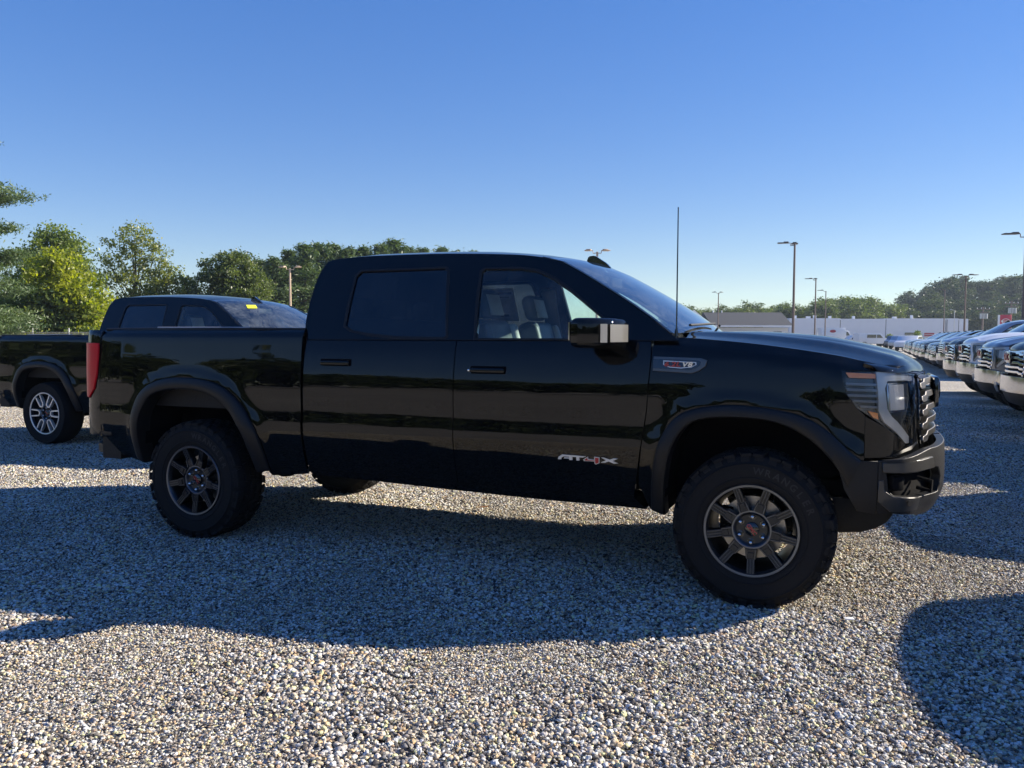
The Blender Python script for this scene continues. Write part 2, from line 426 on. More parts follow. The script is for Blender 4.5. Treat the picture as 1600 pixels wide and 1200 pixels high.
def w_fender(x, z):
    w = w_low(x, z); d = FT(x)-z
    if d < .09: w -= .055*(1-max(d, 0)/.09)**2
    return w
def w_up(z):
    q = z-1.385
    return .946-.40*q-.22*q*q
def side(fn, s):       # s=-1: side towards the camera
    return lambda x, z: (x, s*fn(x, z), z)
_TL = np.concatenate([[0], np.cumsum(np.linalg.norm(np.diff(TOPC, axis=0), axis=1))])
def top_xz(u): return float(np.interp(u, _TL, TOPC[:, 0])), float(np.interp(u, _TL, TOPC[:, 1]))
_I0 = int(TOPC[:, 0].argmin())
def top_u(x):  return float(np.interp(x, TOPC[_I0:, 0], _TL[_I0:]))
U_REAR, U_FRONT = top_u(-.86), top_u(.60)
def shell(u, v):
    x, z = top_xz(u); W = w_up(z)
    f = 1-abs(v)**2.6
    front = max(0, min(1, (x-.2)/.6)); rear = max(0, min(1, (-.7-x)/.3))
    bow = .115*front-.05*rear
    crown = .052*(1-front*.75)*(1-rear*.7)
    return (x+bow*(1-v*v), v*W, z+crown*f)
def fsm(a, b, k=.02):   # smooth minimum
    h = max(0, min(1, .5+.5*(b-a)/k)); return b*(1-h)+a*h-k*h*(1-h)
HIP = Curve1([(0, .030), (.12, .030), (.25, .022), (.36, .010), (.46, .012), (.55, .030), (.61, .036), (.68, .024), (.76, .010), (.87, .0)])
def hood(x, y):
    a = abs(y); e = FT(min(x, 2.5)); c = HC(x)
    k = max(0, min(1, (2.72-x)/.5))
    base = e+(c-.030-e)*(1-(a/.87)**2)
    top = base+HIP(min(a, .87))*(.25+.75*k)
    xf_ = FC.x_of_y(-min(a, .93)); d = max(0, xf_-.03-x)
    nose = 1.228-.034*(1-(a/.87)**2)+.115*(1-math.exp(-d/.075))+.22*d
    return (x, y, fsm(top, nose, .03))
def rake(z): 
    return -.045*max(0, min(1.2, (z-.98)/.25))**1.4
def fascia(off=0, s=-1):
    def f(t, z):
        x, y = FC(t+FC0); x2, y2 = FC(t+FC0+.01); x1, y1 = FC(t+FC0-.01)
        tx, ty = x2-x1, y2-y1; L = math.hypot(tx, ty); nx, ny = ty/L, -tx/L
        k = max(0, 1-t/.45); dw = (W_LOW(z)-1.004)*k
        o = off+dw
        return (x+nx*o+rake(z)*min(1, t/.3), -s*(y+ny*o), z)
    return f
def bump_f(off=0, s=-1, zc=.66):
    def f(t, z):
        x, y = BC(t); x2, y2 = BC(t+.01); x1, y1 = BC(t-.01)
        tx, ty = x2-x1, y2-y1; L = math.hypot(tx, ty)+1e-9; nx, ny = ty/L, -tx/L
        q = (z-.70); o = off-.30*q*q-.9*max(0, .60-z)**1.5
        return (x+nx*o, -s*(y+ny*o), z)
    return f
def tail_f(off=0, s=-1):
    def f(t, z):
        x, y = RC(t+RC0); x2, y2 = RC(t+RC0+.01); x1, y1 = RC(t+RC0-.01)
        tx, ty = x2-x1, y2-y1; L = math.hypot(tx, ty)+1e-9; nx, ny = -ty/L, tx/L
        if ny > 0: nx, ny = -nx, -ny
        o = off+(W_BED(z)-1.004)*max(0, 1-t/.5)
        return (x+nx*o, -s*(y+ny*o), z)
    return f

def flare(name, outer, inner, s, mat, parent):
    A = catmull(outer, 4); B = catmull(inner, 4); n = min(len(A), len(B)); 
    def res(P):
        t = np.concatenate([[0], np.cumsum(np.linalg.norm(np.diff(P, axis=0), axis=1))]); u = np.linspace(0, t[-1], 60)
        return np.stack([np.interp(u, t, P[:, 0]), np.interp(u, t, P[:, 1])], 1)
    A = res(A); B = res(B); prof = [(-.04, -.01), (-.02, .012), (.0, .018), (.12, .026), (.5, .033), (.85, .033), (.97, .026), (1.0, .014), (1.0, -.09)]
    V = []; F = []
    for i in range(60):
        for k, o in prof:
            p = A[i]*(1-k)+B[i]*k
            V.append((p[0], s*(w_low(p[0], p[1])-bulge(p[0], p[1])+.010+o), p[1]))
    m = len(prof)
    for i in range(59):
        for k in range(m-1):
            q = (i*m+k, i*m+k+1, (i+1)*m+k+1, (i+1)*m+k); F.append(q if s < 0 else q[::-1])
    F.append(tuple(range(m))); F.append(tuple((59*m+k) for k in range(m))[::-1])
    bm = bmesh.new(); vs = [bm.verts.new(v) for v in V]
    for f in F: bm.faces.new([vs[i] for i in f])
    bmesh.ops.recalc_face_normals(bm, faces=bm.faces[:])
    return bm_obj(name, bm, mat, parent, smooth=True)

# ------------------------------------------------------------------ wheel (axis Y, outer face towards -Y)
def make_wheel(loc, s, parent, style='nine', R0=.413, detail=True, rim=.232):
    wl = empty('wheel', loc, 0 if s < 0 else math.pi, parent)
    wd = .135
    # tyre carcass
    bm = bmesh.new()
    prof = [(rim-.012, wd-.03), (rim+.004, wd-.012), (rim+.03, wd+.004), (rim+.040, wd+.005), (rim+.043, wd+.009), (rim+.048, wd+.009), (rim+.051, wd+.006), (rim+.085, wd+.010), (rim+.112, wd+.009), (rim+.115, wd+.012), (rim+.119, wd+.012), (rim+.122, wd+.007), (max(R0-.06, rim+.124), wd+.004), (R0-.030, wd-.006), (R0-.016, wd-.028), (R0-.012, wd-.06), (R0-.010, 0)]
    full = [(r, -y) for r, y in prof]+[(r, y) for r, y in prof[::-1][1:]]
    add_lathe(bm, full, 72)
    bmesh.ops.recalc_face_normals(bm, faces=bm.faces[:])
    ty = bm_obj('tyre', bm, M_RUBBER, wl, smooth=True)
    if detail:
        bm = bmesh.new(); N = 34
        for k in range(N):
            for (yc, wy, ph) in ((-.112, .050, 0), (-.052, .048, .45), (.0, .036, .9), (.052, .048, .45), (.112, .050, 0)):
                a = 2*math.pi*(k+ph)/N; r = R0-.007+rng.uniform(-.001, .001)
                M = Matrix.Rotation(-a, 4, 'Y') @ Matrix.Translation((r, yc, 0))
                vs = add_box(bm, (0, 0, 0), (.016, wy, 2*math.pi*R0/N*.70), .002, seg=1)
                sh = (yc*.25)
                for v in vs: v.co = M @ Vector((v.co.x-(.010 if abs(yc) > .1 and v.co.y*yc > 0 else 0), v.co.y, v.co.z+v.co.y*(.3 if k % 2 else -.3)))
            # shoulder lugs running down the sidewall
            for sg in (-1, 1):
                a = 2*math.pi*(k+(.5 if k % 2 else 0)*.0)/N
                M = Matrix.Rotation(-a, 4, 'Y') @ Matrix.Translation((R0-.034, sg*(wd-.006), 0)) @ Matrix.Rotation(sg*-.30, 4, 'Z')
                vs = add_box(bm, (0, 0, 0), (.036 if k % 2 else .024, .010, 2*math.pi*R0/N*.58), .003, seg=1)
                for v in vs: v.co = M @ v.co
        o = bm_obj('tyre_tread', bm, M_RUBBER, ty if False else wl, smooth=False); o['kind'] = 'stuff'
        # raised name on the sidewall
        for word, a0 in (('WRANGLER', 84),):
            bm = bmesh.new()
            for i, chh in enumerate(word):
                me = txt_mesh(chh, .050, .002, bold=.001)
                a = R(a0-i*8.6)
                M = Matrix.Rotation(-a+math.pi/2, 4, 'Y') @ Matrix.Translation((0, -(wd+.009), rim+.082)) @ Matrix.Rotation(math.pi/2, 4, 'X')
                me.transform(M); bm.from_mesh(me); bpy.data.meshes.remove(me)
            bm_obj('tyre_lettering', bm, M_TLET, wl)
    # rim barrel and lip
    bm = bmesh.new()
    add_lathe(bm, [(rim+.004, -.128), (rim+.013, -.134), (rim+.014, -.128), (rim-.004, -.10), (rim-.014, -.06), (rim-.026, 0), (rim-.026, .09), (rim, .12)], 64)
    add_lathe(bm, [(rim+.006, -.126), (rim-.004, -.118), (rim-.012, -.09), (rim-.022, -.05), (rim-.034, 0), (rim-.034, .10)], 64)
    bmesh.ops.recalc_face_normals(bm, faces=bm.faces[:])
    bm_obj('rim_barrel', bm, M_RIM, wl, smooth=True)
    bm = bmesh.new(); add_lathe(bm, [(rim-.006, -.1285), (rim-.003, -.1355), (rim+.008, -.1375), (rim+.012, -.131)], 72)
    bmesh.ops.recalc_face_normals(bm, faces=bm.faces[:])
    bm_obj('rim_lip', bm, M_RIMLIP if style == 'nine' else M_MACH, wl, smooth=True)
    # hub
    bm = bmesh.new()
    add_lathe(bm, [(.001, -.085), (.060, -.085), (.078, -.088), (.088, -.100), (.098, -.103), (.104, -.098), (.106, -.06), (.106, -.02), (.001, -.02)], 48)
    bmesh.ops.recalc_face_normals(bm, faces=bm.faces[:])
    bm_obj('hub', bm, M_RIM, wl, smooth=True)
    bm = bmesh.new(); add_lathe(bm, [(.089, -.1005), (.093, -.1045), (.101, -.1045), (.1045, -.0995)], 48)
    bm_obj('hub_ring', bm, M_RIMLIP, wl, smooth=True)
    # spokes
    if style == 'nine':
        bm = bmesh.new(); sp = None
        pts = [(-.031, .100), (-.026, .150), (-.019, .156), (-.021, rim-.004), (.021, rim-.004), (.019, .156), (.026, .150), (.031, .100)]
        vs, fs = add_prism(bm, pts, -.112, -.070, 'y'); nf0 = len(bm.faces)
        for v in vs:
            if v.co.z > rim-.02 and v.co.y < -.09: v.co.y = -.126
        # raised ribs and recess
        for dx in (-.0145, 0, .0145):
            v2, _ = add_prism(bm, [(dx-.0028, .150), (dx-.0028, rim-.006), (dx+.0028, rim-.006), (dx+.0028, .150)], -.119, -.108, 'y')
            for v in v2:
                if v.co.z > rim-.03 and v.co.y < -.115: v.co.y = -.131
        for dx in (-.024, .024):
            add_prism(bm, [(dx-.0035, .100), (dx*.85-.003, .150), (dx*.85+.003, .150), (dx+.0035, .100)], -.120, -.108, 'y')
        for f in list(bm.faces)[nf0:]: f.material_index = 1
        add_prism(bm, [(-.015, .118), (-.013, .146), (.013, .146), (.015, .118)], -.118, -.108, 'y')
        bmesh.ops.bevel(bm, geom=[e for e in bm.edges if e.calc_length() > .012], offset=.0012, segments=1, affect='EDGES')
        spm = bpy.data.meshes.new('spoke'); bm.to_mesh(spm); bm.free(); spm.materials.append(M_RIM); spm.materials.append(M_SPEDGE)
        for k in range(9):
            o = link('spoke', spm, None, wl); o.rotation_euler = (0, 2*math.pi*k/9+math.pi, 0)
    else:
        # six U-shaped machined spokes over a black face
        bm = bmesh.new(); add_lathe(bm, [(.06, -.095), (rim-.05, -.085), (rim-.02, -.10)], 48); 
        bm_obj('wheel_face', bm, M_DARK, wl, smooth=True)
        bm = bmesh.new()
        U = [(-.042, rim-.004), (-.034, .14), (-.027, .115), (0, .100), (.027, .115), (.034, .14), (.042, rim-.004)]
        C = catmull(U, 5); 
        nrm = np.gradient(C, axis=0); nrm = np.stack([-nrm[:, 1], nrm[:, 0]], 1); nrm /= np.linalg.norm(nrm, axis=1)[:, None]
        ring = [tuple(p) for p in C+nrm*.008]+[tuple(p) for p in (C-nrm*.008)[::-1]]
        add_prism(bm, ring, -.125, -.085, 'y')
        um = bpy.data.meshes.new('spoke'); bm.to_mesh(um); bm.free(); um.materials.append(M_MACH)
        for k in range(6):
            o = link('spoke', um, None, wl); o.rotation_euler = (0, 2*math.pi*(k+.5)/6, 0)
    # nuts, cap, brake
    bm = bmesh.new(); add_lathe(bm, [(.001, -.112), (.006, -.111), (.010, -.106), (.012, -.094), (.012, -.08)], 10)
    bmesh.ops.recalc_face_normals(bm, faces=bm.faces[:])
    nm = bpy.data.meshes.new('lug_nut'); bm.to_mesh(nm); bm.free(); nm.materials.append(M_CHROME)
    nm.polygons.foreach_set('use_smooth', [True]*len(nm.polygons))
    bm = bmesh.new(); add_lathe(bm, [(.0125, -.0862), (.017, -.0866), (.020, -.0858)], 16)
    pk = bpy.data.meshes.new('nut_pocket'); bm.to_mesh(pk); bm.free(); pk.materials.append(M_GLOSSBLK)
    for k in range(6):
        a = 2*math.pi*k/6+.05
        for me in (nm, pk):
            o = link(me.name, me, None, wl); o.location = (.068*math.sin(a), 0, .068*math.cos(a))
    bm = bmesh.new(); add_lathe(bm, [(.001, -.101), (.030, -.100), (.036, -.095), (.038, -.084)], 32)
    bmesh.ops.recalc_face_normals(bm, faces=bm.faces[:])
    bm_obj('centre_cap', bm, M_GLOSSBLK, wl, smooth=True)
    me = txt_mesh('GMC', .030, .001, bold=.0008); me.transform(Matrix.Rotation(R(50), 4, 'Y') @ Matrix.Translation((0, -.1025, 0)) @ Matrix.Rotation(math.pi/2, 4, 'X'))
    link('cap_lettering', me, M_REDL, wl)
    if detail:
        bm = bmesh.new(); add_lathe(bm, [(.07, -.03), (.165, -.03), (.167, -.02), (.167, .0), (.07, .0)], 40)
        bmesh.ops.recalc_face_normals(bm, faces=bm.faces[:]); bm_obj('brake_disc', bm, M_DISC, wl, smooth=False)
        box('brake_caliper', (-.135, -.02, .02), (.07, .07, .16), M_DARK, wl, .012)
    return wl

def seat(parent, x, y):
    st = empty('seat', (x, y, 0), 0, parent)
    rot = Matrix.Rotation(R(-16), 3, 'Y')
    bx = bmesh.new(); add_box(bx, (0, 0, .86), (.52, .50, .17), .06, seg=3); bm_obj('seat_cushion', bx, M_SEAT, st, True)
    bx = bmesh.new(); add_box(bx, (-.30, 0, 1.20), (.14, .46, .64), .055, rot, 3); bm_obj('seat_back', bx, M_SEAT, st, True)
    for q in (-1, 1):
        bx = bmesh.new(); add_box(bx, (-.27, q*.215, 1.20), (.15, .07, .58), .03, rot, 3); bm_obj('seat_bolster', bx, M_SEATLIT if q > 0 else M_SEAT, st, True)  # sun-side bolster gets the painted sunlit tone
    bx = bmesh.new(); add_box(bx, (-.385, 0, 1.615), (.10, .27, .19), .045, rot, 3); bm_obj('headrest', bx, M_SEAT, st, True)
    bx = bmesh.new(); add_box(bx, (-.335, 0, 1.61), (.012, .20, .14), .004, rot, 2); bm_obj('headrest_pad', bx, M_SEATLIT, st, True)

def build_truck(label, style='black', loc=(0, 0, 0), rz=0, detail=True, group=None):
    """style 'black': off-road trim; 'chrome': bright trim"""
    T = empty('pickup_truck', loc, rz); tag(T, label, 'pickup truck', group)
    P = M_BLACK; chrome = style == 'chrome'; st = .075 if detail else .13
    BUMP = M_BCHROME if chrome else M_BUMPER; FL = P if chrome else M_BUMPER
    af = [tuple(p) for p in catmull(ARCH_F, 3)]; ar = [tuple(p) for p in catmull(ARCH_R, 3)]
    for s in (-1, 1):
        out = (0, s, 0)
        # cab side with two window openings
        o1 = [(x, z) for x, z in TOPC[::2]]
        if o1[-1] != tuple(TOPC[-1]): o1.append(tuple(TOPC[-1]))
        rw = [(-.665, 1.475), (-.677, 1.635), (-.688, 1.80), (-.660, 1.832), (-.045, 1.833), (-.022, 1.815), (-.005, 1.74), (.070, 1.41), (.055, 1.400), (-.27, 1.406), (-.46, 1.422), (-.61, 1.445)]
        fwn = [(.275, 1.395), (.249, 1.58), (.222, 1.80), (.240, 1.82), (.48, 1.812), (.588, 1.793), (.70, 1.743), (.813, 1.675), (1.03, 1.516), (1.15, 1.425), (1.15, 1.393)]
        fu = side(lambda x, z: w_up(z), s)
        panel('cab_side', P, T, o1, fu, out, st, holes=(rw, fwn), depth=.03)
        fg = side(lambda x, z: w_up(z)-.010, s)
        panel('rear_window', M_REARGL, T, rw, fg, out, .12, depth=.004, lip=.001)
        panel('front_window', M_GLASS, T, fwn, fg, out, .12, depth=.004, lip=.001)
        if detail:
            for wo in (rw, fwn):
                cc = np.mean(wo, axis=0); big = [tuple(np.array(p)+(np.array(p)-cc)/np.linalg.norm(np.array(p)-cc)*.018) for p in wo]
                panel('window_seal', M_PLASTIC, T, big, side(lambda x, z: w_up(z)+.003, s), out, .12, holes=(wo,), depth=.012, lip=.002)
        if chrome and detail:
            prism('window_trim', [(-.70, 1.385), (1.15, 1.375), (1.15, 1.392), (-.70, 1.402)], s*.945, s*.957, M_SATIN, T)
        # doors, rocker
        rd = [(-.935, .535), (-.935, 1.378), (.146, 1.378), (.146, .525)]
        fd = [(.154, .525), (.154, 1.378), (1.325, 1.378), (1.330, 1.29), (1.314, 1.01), (1.284, .80), (1.262, .66), (1.235, .515)]
        fl = side(lambda x, z: w_low(x, z), s)
        D1 = panel('rear_door', P, T, rd, fl, out, st*.55)
        D2 = panel('front_door', P, T, fd, fl, out, st*.55)
        for D, hx, hz in ((D1, -.69, 1.235), (D2, .375, 1.205)):
            # handle: recess cup, grip and keyhole
            if detail:
                wv = w_low(hx, hz)
                bm = bmesh.new(); add_box(bm, (hx, s*(wv+.012), hz), (.215, .024, .032), .010, seg=3); bm_obj('door_handle', bm, P, D, True)
                bm = bmesh.new(); add_box(bm, (hx, s*(wv-.0065), hz), (.235, .018, .055), .008, seg=2); bm_obj('handle_recess', bm, M_DARK, D, True)
                if D is D2:
                    bm = bmesh.new(); add_box(bm, (hx-.118, s*(wv+.016), hz+.002), (.014, .012, .014), .004); bm_obj('door_lock', bm, M_CHROME, D, True)
            if D is D2 and not chrome and detail:
                fo = lambda off: side(lambda x, z: w_low(x, z)+off, s)
                mx_ = (lambda P_: P_) if s < 0 else (lambda P_: [(1.973-x, z) for x, z in P_])
                BA = [(0.8122, 0.7132), (0.8164, 0.7258), (0.838, 0.7402), (0.9785, 0.738), (0.9617, 0.7311), (0.9391, 0.7308), (0.9398, 0.7127), (0.9223, 0.7116), (0.9221, 0.7315), (0.898, 0.7311), (0.899, 0.7129), (0.8802, 0.7118), (0.8801, 0.72), (0.8481, 0.7195), (0.8509, 0.7245), (0.8801, 0.7254), (0.8801, 0.7309), (0.8452, 0.7308), (0.8323, 0.7213), (0.8318, 0.713)]
                B4 = [(0.9631, 0.7182), (0.9897, 0.7373), (0.9912, 0.7239), (1.0275, 0.7207), (1.0273, 0.7382), (1.0565, 0.7367), (1.0553, 0.7049), (1.0346, 0.6955), (1.0276, 0.7005), (1.0275, 0.7126), (0.9674, 0.7116)]
                B4i = [(0.9695, 0.7179), (0.9870, 0.7315), (0.9870, 0.7200), (1.0317, 0.7168), (1.0315, 0.7344), (1.0526, 0.7332), (1.0517, 0.7074), (1.036, 0.6997), (1.0318, 0.7029), (1.0317, 0.7153), (0.9725, 0.7146)]
                BX = [(1.0675, 0.7365), (1.0813, 0.7365), (1.1144, 0.7272), (1.1362, 0.7352), (1.1607, 0.7354), (1.1309, 0.721), (1.1609, 0.7087), (1.1364, 0.7072), (1.109, 0.7176), (1.0871, 0.7095), (1.0636, 0.7081), (1.0952, 0.7229)]
                for P_, mt_, of_ in ((BA, M_WHITEL, .005), (B4, M_WHITEL, .005), (B4i, M_REDB, .0065), (BX, M_WHITEL, .005)):
                    panel('model_lettering', mt_, D, mx_(P_), fo(of_), out, .3, depth=.005, lip=.0004)
        fr = side(lambda x, z: w_low(x, z)-.008, s)
        panel('rocker_panel', P, T, [(-.93, .500), (-.93, .529), (1.225, .511), (1.245, .50), (1.30, .45), (.718, .452), (.098, .468), (-.54, .487)], fr, out, .12, depth=.10)
        # front fender
        ff = [(1.338, 1.385), (1.346, 1.405)]+[(x, FT(x)) for x in np.linspace(1.45, 2.47, 12)]+[(2.49, 1.240), (2.32, 1.240), (2.306, 1.235), (2.306, 1.13), (2.36, 1.052), (2.398, 1.018), (2.398, .80)]
        inn = [p for p in af[::-1]]
        ff = ff+[(p[0]*.985+.03*.0+.015*1.86, p[1]-.012) for p in inn if p[0] < 2.38]+[(1.325, .46), (1.27, .60), (1.292, .80), (1.322, 1.01), (1.338, 1.29)]
        F1 = panel('front_fender', P, T, ff, side(w_fender, s), out, st*.6)
        flare('wheel_arch_flare', ARCH_F, ARCH_FI, s, FL, T)
        # vent badge on the fender
        if detail:
            w0 = lambda x, z: w_fender(x, z)
            ring = [(1.350, 1.298), (1.60, 1.291), (1.632, 1.281), (1.625, 1.252), (1.590, 1.226), (1.555, 1.214), (1.350, 1.224)]
            ins = [(1.350, 1.286), (1.590, 1.280), (1.602, 1.272), (1.598, 1.256), (1.575, 1.238), (1.545, 1.229), (1.350, 1.236)]
            bd = panel('fender_vent', M_DCHROME if not chrome else M_CHROME, T, ring, side(lambda x, z: w0(x, z)+.012, s), out, .08, holes=(), depth=.014)
            panel('vent_inset', M_GLOSSBLK, bd, ins, side(lambda x, z: w0(x, z)+.0145, s), out, .08, depth=.003, lip=.001)
            if not chrome:
                sh = [(1.405, 1.278), (1.578, 1.271), (1.580, 1.258), (1.555, 1.244), (1.50, 1.238), (1.440, 1.242), (1.405, 1.256)]
                c0 = np.mean(sh, axis=0); si = [tuple(c0+(np.array(p)-c0)*np.array((.955, .80))) for p in sh]
                panel('badge_outline', M_WHITEL, bd, sh, side(lambda x, z: w0(x, z)+.018, s), out, .1, depth=.004, lip=.0005, holes=(si,))
                for word, xa, mt in (('6.2L', -.040, M_REDL), ('V8', .038, M_WHITEL)):
                    me = txt_mesh(word, .036, .0012, .25, 1.05, .001)
                    xx = 1.492+xa*(1 if s < 0 else -1)
                    M = Matrix.Translation((xx, s*(w0(xx, 1.258)+.020), 1.258)) @ (Matrix.Rotation(math.pi, 4, 'Z') if s > 0 else Matrix()) @ Matrix.Rotation(math.pi/2+.12, 4, 'X') @ Matrix.Diagonal((1.35, 1, 1, 1))
                    me.transform(M); link('badge_lettering', me, mt, bd)
        # bed side
        bs = [(-.958, .50), (-.958, 1.443), (-1.4, 1.452), (-2.3, 1.454), (-2.64, 1.452), (-2.76, 1.450), (-2.76, .70), (-2.60, .535), (-2.45, .50)]
        bs = bs+[(p[0]*.985-.015*1.86*1.0, p[1]-.012) for p in ar[::1]]+[(-1.25, .468)]
        fb = side(lambda x, z: w_low(x, z, True), s)
        panel('bed_side', P, T, bs, fb, out, st*.6)
        flare('wheel_arch_flare', ARCH_R, ARCH_RI, s, FL, T)
        # cap on the bed rail
        tube('bed_rail_cap', [(-.965, s*.925, 1.447), (-1.6, s*.925, 1.454), (-2.75, s*.918, 1.452)], .012, M_PLASTIC, T, 8)
        if detail and not chrome: tube('rail_glint_strip', [(-1.42, s*.925, 1.460), (-2.25, s*.92, 1.463)], .008, M_RAILGLINT, T, 8)  # added strip: sunlit rail edge painted as a pale line
        # rear corner and tail lamp; t measured on RC from x=-2.60
        t1 = [t for t in np.arange(0, .6, .001) if RC(t+RC0)[0] <= -2.764][0]
        zt = tail_f(0, s)
        lamp = [(t1+.006, 1.350), (.36, 1.352), (.40, 1.335), (.405, 1.10), (.385, .985), (.34, .955), (.30, .95), (t1+.055, 1.02), (t1+.018, 1.13), (t1+.006, 1.25)]
        co = [(t1, 1.450), (.42, 1.448), (.45, 1.40), (.45, .80), (.30, .74), (t1, .66)]
        panel('rear_corner', P, T, co, zt, (-.7, s*.7, 0), .06, holes=(lamp,))
        tl = panel('tail_lamp', M_RED, T, lamp, tail_f(.012, s), (-.7, s*.7, 0), .05, depth=.03, lip=.006)
        # front fascia (each side), lamp opening
        X0 = [t for t in np.arange(0, .6, .001) if FC(t+FC0)[0] >= 2.402][0]
        fsk = fascia(0, s)
        hl = [(.107, 1.238), (.33, 1.232), (.50, 1.224), (.655, 1.214), (.60, 1.12), (.545, 1.045), (.50, 1.00), (.52, .90), (.500, .865), (.46, .868), (.31, .965), (.175, 1.050), (.112, 1.128)]
        low = [(X0, .808), (X0, 1.012), (.305, .955), (.46, .860), (.51, .856), (.535, .90), (.515, 1.0), (.555, 1.045), (.615, 1.12), (.668, 1.218), (.72, 1.215), (.655, 1.10), (.60, 1.02), (.60, .92), (.66, .83), (.74, .80), (.30, .812)]
        panel('front_fascia', P, T, low, fsk, (.7, s*.7, 0), .06)
        H = panel('headlight', M_LAMPIN, T, hl, fascia(-.028, s), (.7, s*.7, 0), .07, depth=.02)
        if detail:
            for (za, zb) in ((1.178, 1.166), (1.150, 1.138), (1.122, 1.110), (1.094, 1.083), (1.066, 1.056)):
                ta = .125 if za > 1.12 else .15 if za > 1.09 else .185
                panel('lamp_fin', M_FIN, H, [(ta, za), (.295, za-.004), (.290, zb-.004), (ta+.006, zb)], fascia(-.012, s), (.7, s*.7, 0), .06, depth=.012, lip=.001)
            panel('amber_reflector', M_AMBER, H, [(.130, 1.228), (.298, 1.222), (.292, 1.200), (.146, 1.203)], fascia(-.008, s), (.7, s*.7, 0), .06, depth=.01, lip=.001)
            panel('amber_reflector', M_AMBER, H, [(.222, 1.040), (.270, 1.028), (.270, .998), (.245, 1.008)], fascia(-.008, s), (.7, s*.7, 0), .06, depth=.01, lip=.001)
        drl = [(.305, 1.232), (.50, 1.224), (.655, 1.212), (.632, 1.180), (.50, 1.187), (.358, 1.188), (.330, 1.15), (.322, 1.05), (.345, 1.01), (.49, .905), (.492, .872), (.462, .872), (.300, .985), (.276, 1.04), (.292, 1.15)]
        panel('daytime_light_strip', M_LED, H, drl, fascia(-.006, s), (.7, s*.7, 0), .05, depth=.02, lip=.004)
        if detail:
            panel('lamp_block', M_CHROME, H, [(.362, 1.172), (.505, 1.170), (.49, 1.07), (.45, 1.032), (.335, 1.030)], fascia(-.018, s), (.7, s*.7, 0), .05, depth=.01, lip=.002)
            for k in range(4):
                panel('lamp_cell', M_LED, H, [(.368+k*.034, 1.165), (.396+k*.034, 1.165), (.376+k*.030, 1.042), (.348+k*.030, 1.042)], fascia(-.012, s), (.7, s*.7, 0), .05, depth=.008, lip=.003)
            panel('headlight_cover', M_HLGL, H, hl, fascia(.002, s), (.7, s*.7, 0), .07, depth=.006, lip=.001)
        # bumper half
        zb = bump_f(0, s); bo = (.8, s*.5, 0)
        if chrome:
            panel('bumper_shell', BUMP, T, [(.077, .792), (.29, .80), (.66, .83), (BC.L, .83), (BC.L, .60), (.60, .60), (.30, .56), (.12, .60)], zb, bo, .08)
            panel('bumper_valance', M_PLASTIC, T, [(.12, .595), (.30, .555), (.60, .595), (BC.L, .595), (BC.L, .42), (.60, .42), (.30, .46)], bump_f(-.02, s), bo, .1)
            panel('bumper_end_insert', M_SATIN, T, [(.44, .62), (.50, .62), (.50, .46), (.44, .46)], bump_f(.01, s), bo, .1)
        else:
            main = [(.077, .786), (.16, .790), (.262, .795), (.262, .53), (.178, .540), (.115, .648)]
            panel('bumper_corner', BUMP, T, main, zb, bo, .07)
            face = [(.268, .796), (.40, .808), (.665, .838), (BC.L, .838), (BC.L, .50), (.60, .50), (.569, .512), (.338, .538), (.268, .532)]
            hole = [(.300, .750), (.672, .752), (.78, .735), (.84, .68), (.80, .60), (.508, .606), (.345, .620), (.310, .650)]
            panel('bumper_shell', BUMP, T, face, zb, bo, .06, holes=(hole,), depth=.04, lip=.006)
            panel('bumper_recess', M_DARK, T, [(.27, .78), (BC.L, .78), (BC.L, .58), (.27, .58)], bump_f(-.07, s), bo, .1, depth=.003)
            bar = [(.285, .788), (.66, .795), (.672, .745), (.29, .747)]
            panel('bumper_bar', M_BTRIM, T, bar, bump_f(.014, s), bo, .05, depth=.03, lip=.009)
            lowb = [(.292, .65), (.335, .622), (.512, .606), (.514, .545), (.33, .548), (.27, .60), (.27, .70), (.288, .70)]
            panel('bumper_lower_trim', M_BTRIM, T, lowb, bump_f(.010, s), bo, .05, depth=.03, lip=.007)
            if detail:
                for (tt, zz) in ((.415, .592), (.74, .648)):
                    q = Vector(bump_f(.014, s)(tt, zz)); e = Vector(bump_f(.014, s)(tt+.01, zz))-Vector(bump_f(.014, s)(tt-.01, zz)); e.normalize()
                    nn = Vector((abs(e.y), -s*-1*abs(e.x), 0)); nn = Vector((abs(e.y), s*abs(e.x), 0))
                    tube('parking_sensor', [q, q+nn*.006], .013, M_DCHROME, T, 16)
                bm = bmesh.new(); q = Vector(bump_f(-.045, s)(.37, .685)); add_box(bm, q, (.06, .07, .075), .014, Matrix.Rotation(-s*-.9, 3, 'Z')); bm_obj('fog_lamp', bm, M_DARK, T, True)
                hk = [Vector(bump_f(-.05, s)(.62, .64)), Vector(bump_f(.02, s)(.62, .63)), Vector(bump_f(.02, s)(.62, .68)), Vector(bump_f(-.05, s)(.62, .69))]
                tube('tow_hook', hk, .011, M_REDL if False else M_DARK, T, 8)
        # mirror
        mo = [(.985, 1.045), (.975, 1.18), (.985, 1.300), (1.03, 1.325), (1.10, 1.305), (1.16, 1.235), (1.205, 1.13), (1.215, 1.045)]
        bm = bmesh.new(); vs, fs = add_prism(bm, [(x, s*y) for x, y in mo], 1.345, 1.502, 'z')
        bmesh.ops.bevel(bm, geom=[e for e in bm.edges if abs(e.verts[0].co.z-e.verts[1].co.z) < .01], offset=.034, segments=5, profile=.5, affect='EDGES')
        for v in bm.verts:
            if v.co.z < 1.40: v.co.z += .10*(1.0-min(1, (abs(v.co.y)-1.045)/.12))*-.12
        mi = bm_obj('side_mirror', bm, P, T, True)
